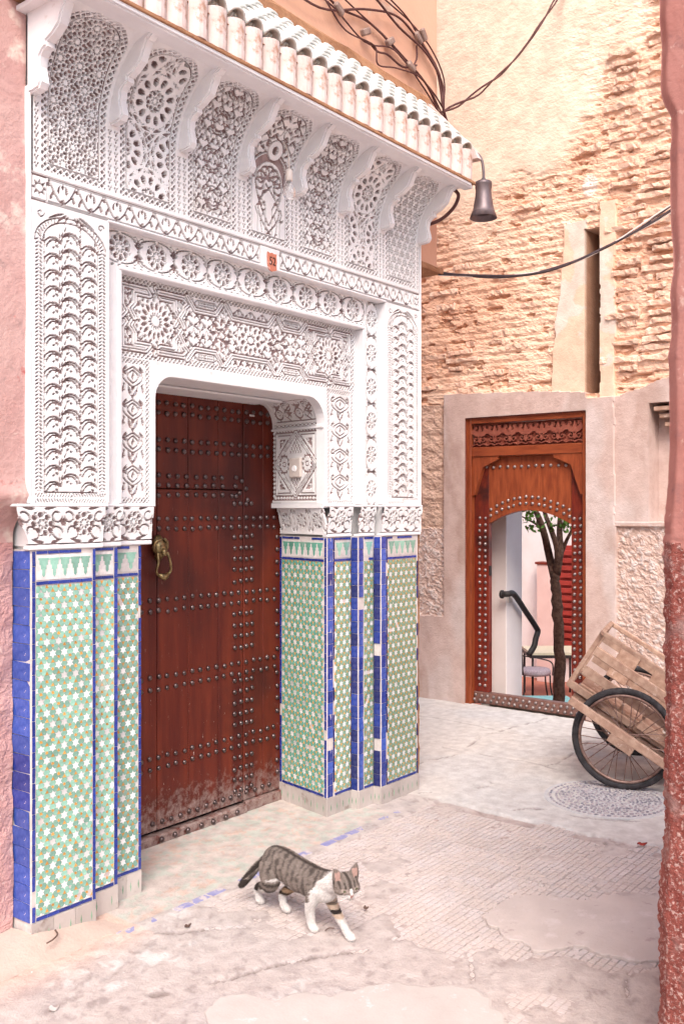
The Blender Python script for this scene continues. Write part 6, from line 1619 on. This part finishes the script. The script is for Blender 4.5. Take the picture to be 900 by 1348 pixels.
a = cm.color_attributes.new('Col', 'FLOAT_COLOR', 'POINT'); q4 = np.ones((nv, 4), np.float32); q4[:, :3] = fc; a.data.foreach_set('color', q4.ravel())
M['fur'] = mk('short_cat_fur', (1, 1, 1), None, 5, .9, .35, 220, .003, attr=True, spec=.15)
cm.materials.clear(); cm.materials.append(M['fur']); cm.polygons.foreach_set('use_smooth', [True] * len(cm.polygons))
cbody = bpy.data.objects.new('body', cm); COL.objects.link(cbody); cbody.parent = cat; cbody.matrix_parent_inverse = Matrix.Translation(-O); cbody.matrix_basis = CT
# short fur lying back over the coat
fv, ff, fcol = [], [], []
pick = rng.choice(nv, min(nv, 26000), replace=False)
bk = np.array((-.9, 0, -.35))
P0_, N0_ = co[pick], no[pick]
tv_ = bk - N0_ * (N0_ @ bk)[:, None]; tv_ /= np.linalg.norm(tv_, axis=1)[:, None] + 1e-6
sd_ = np.cross(N0_, tv_); Ls = rng.uniform(.006, .013, len(pick)) * np.where(P0_[:, 0] > .21, .6, 1) * np.where(P0_[:, 2] < .05, .5, 1)
tip = P0_ + tv_ * Ls[:, None] + N0_ * (.0030 + .0026 * rng.random(len(pick)))[:, None] + sd_ * rng.normal(0, .0012, len(pick))[:, None]
A_ = P0_ + sd_ * .0009 - N0_ * .0006; B_ = P0_ - sd_ * .0009 - N0_ * .0006
FV = np.stack([A_, B_, tip], 1).reshape(-1, 3); FC = np.repeat(fc[pick] * rng.uniform(.65, 1.3, (len(pick), 1)), 3, 0)
fo = part('fur', FV, [(3 * i, 3 * i + 1, 3 * i + 2) for i in range(len(pick))], M['fur'], None, col=np.clip(FC, 0, 1))
fo.parent = cat; fo.matrix_parent_inverse = Matrix.Translation(-O); fo.matrix_basis = CT; stuff(fo)
M['eye'] = mk('cat_eye', (.05, .06, .02), (.10, .11, .03), 90, .15, spec=.6)
for s in (-1, 1):
    V, F = lathe([(max(1e-4, math.sin(t)), -math.cos(t)) for t in np.linspace(0, math.pi, 7)], 10)
    V = [tuple(HM @ Vector((.0325 + v[0] * .0035, s * .0165 + v[1] * .0068, .0015 + v[2] * .0040 + abs(v[1]) * 0))) for v in V]
    o = part('eye', V, F, M['eye'], None, smooth=True); o.parent = cat; o.matrix_parent_inverse = Matrix.Translation(-O); o.matrix_basis = CT
    for k in range(3):
        o = tube('whisker', [tuple(HM @ Vector(w_)) for w_ in ((.040, s * .010, -.014 + .003 * k), (.044, s * .030, -.016 + .006 * k), (.038, s * .050, -.022 + .008 * k))], [.0006, .0005, .0002], M['z_white'], None, n=3)
        o.parent = cat; o.matrix_parent_inverse = Matrix.Translation(-O); o.matrix_basis = CT
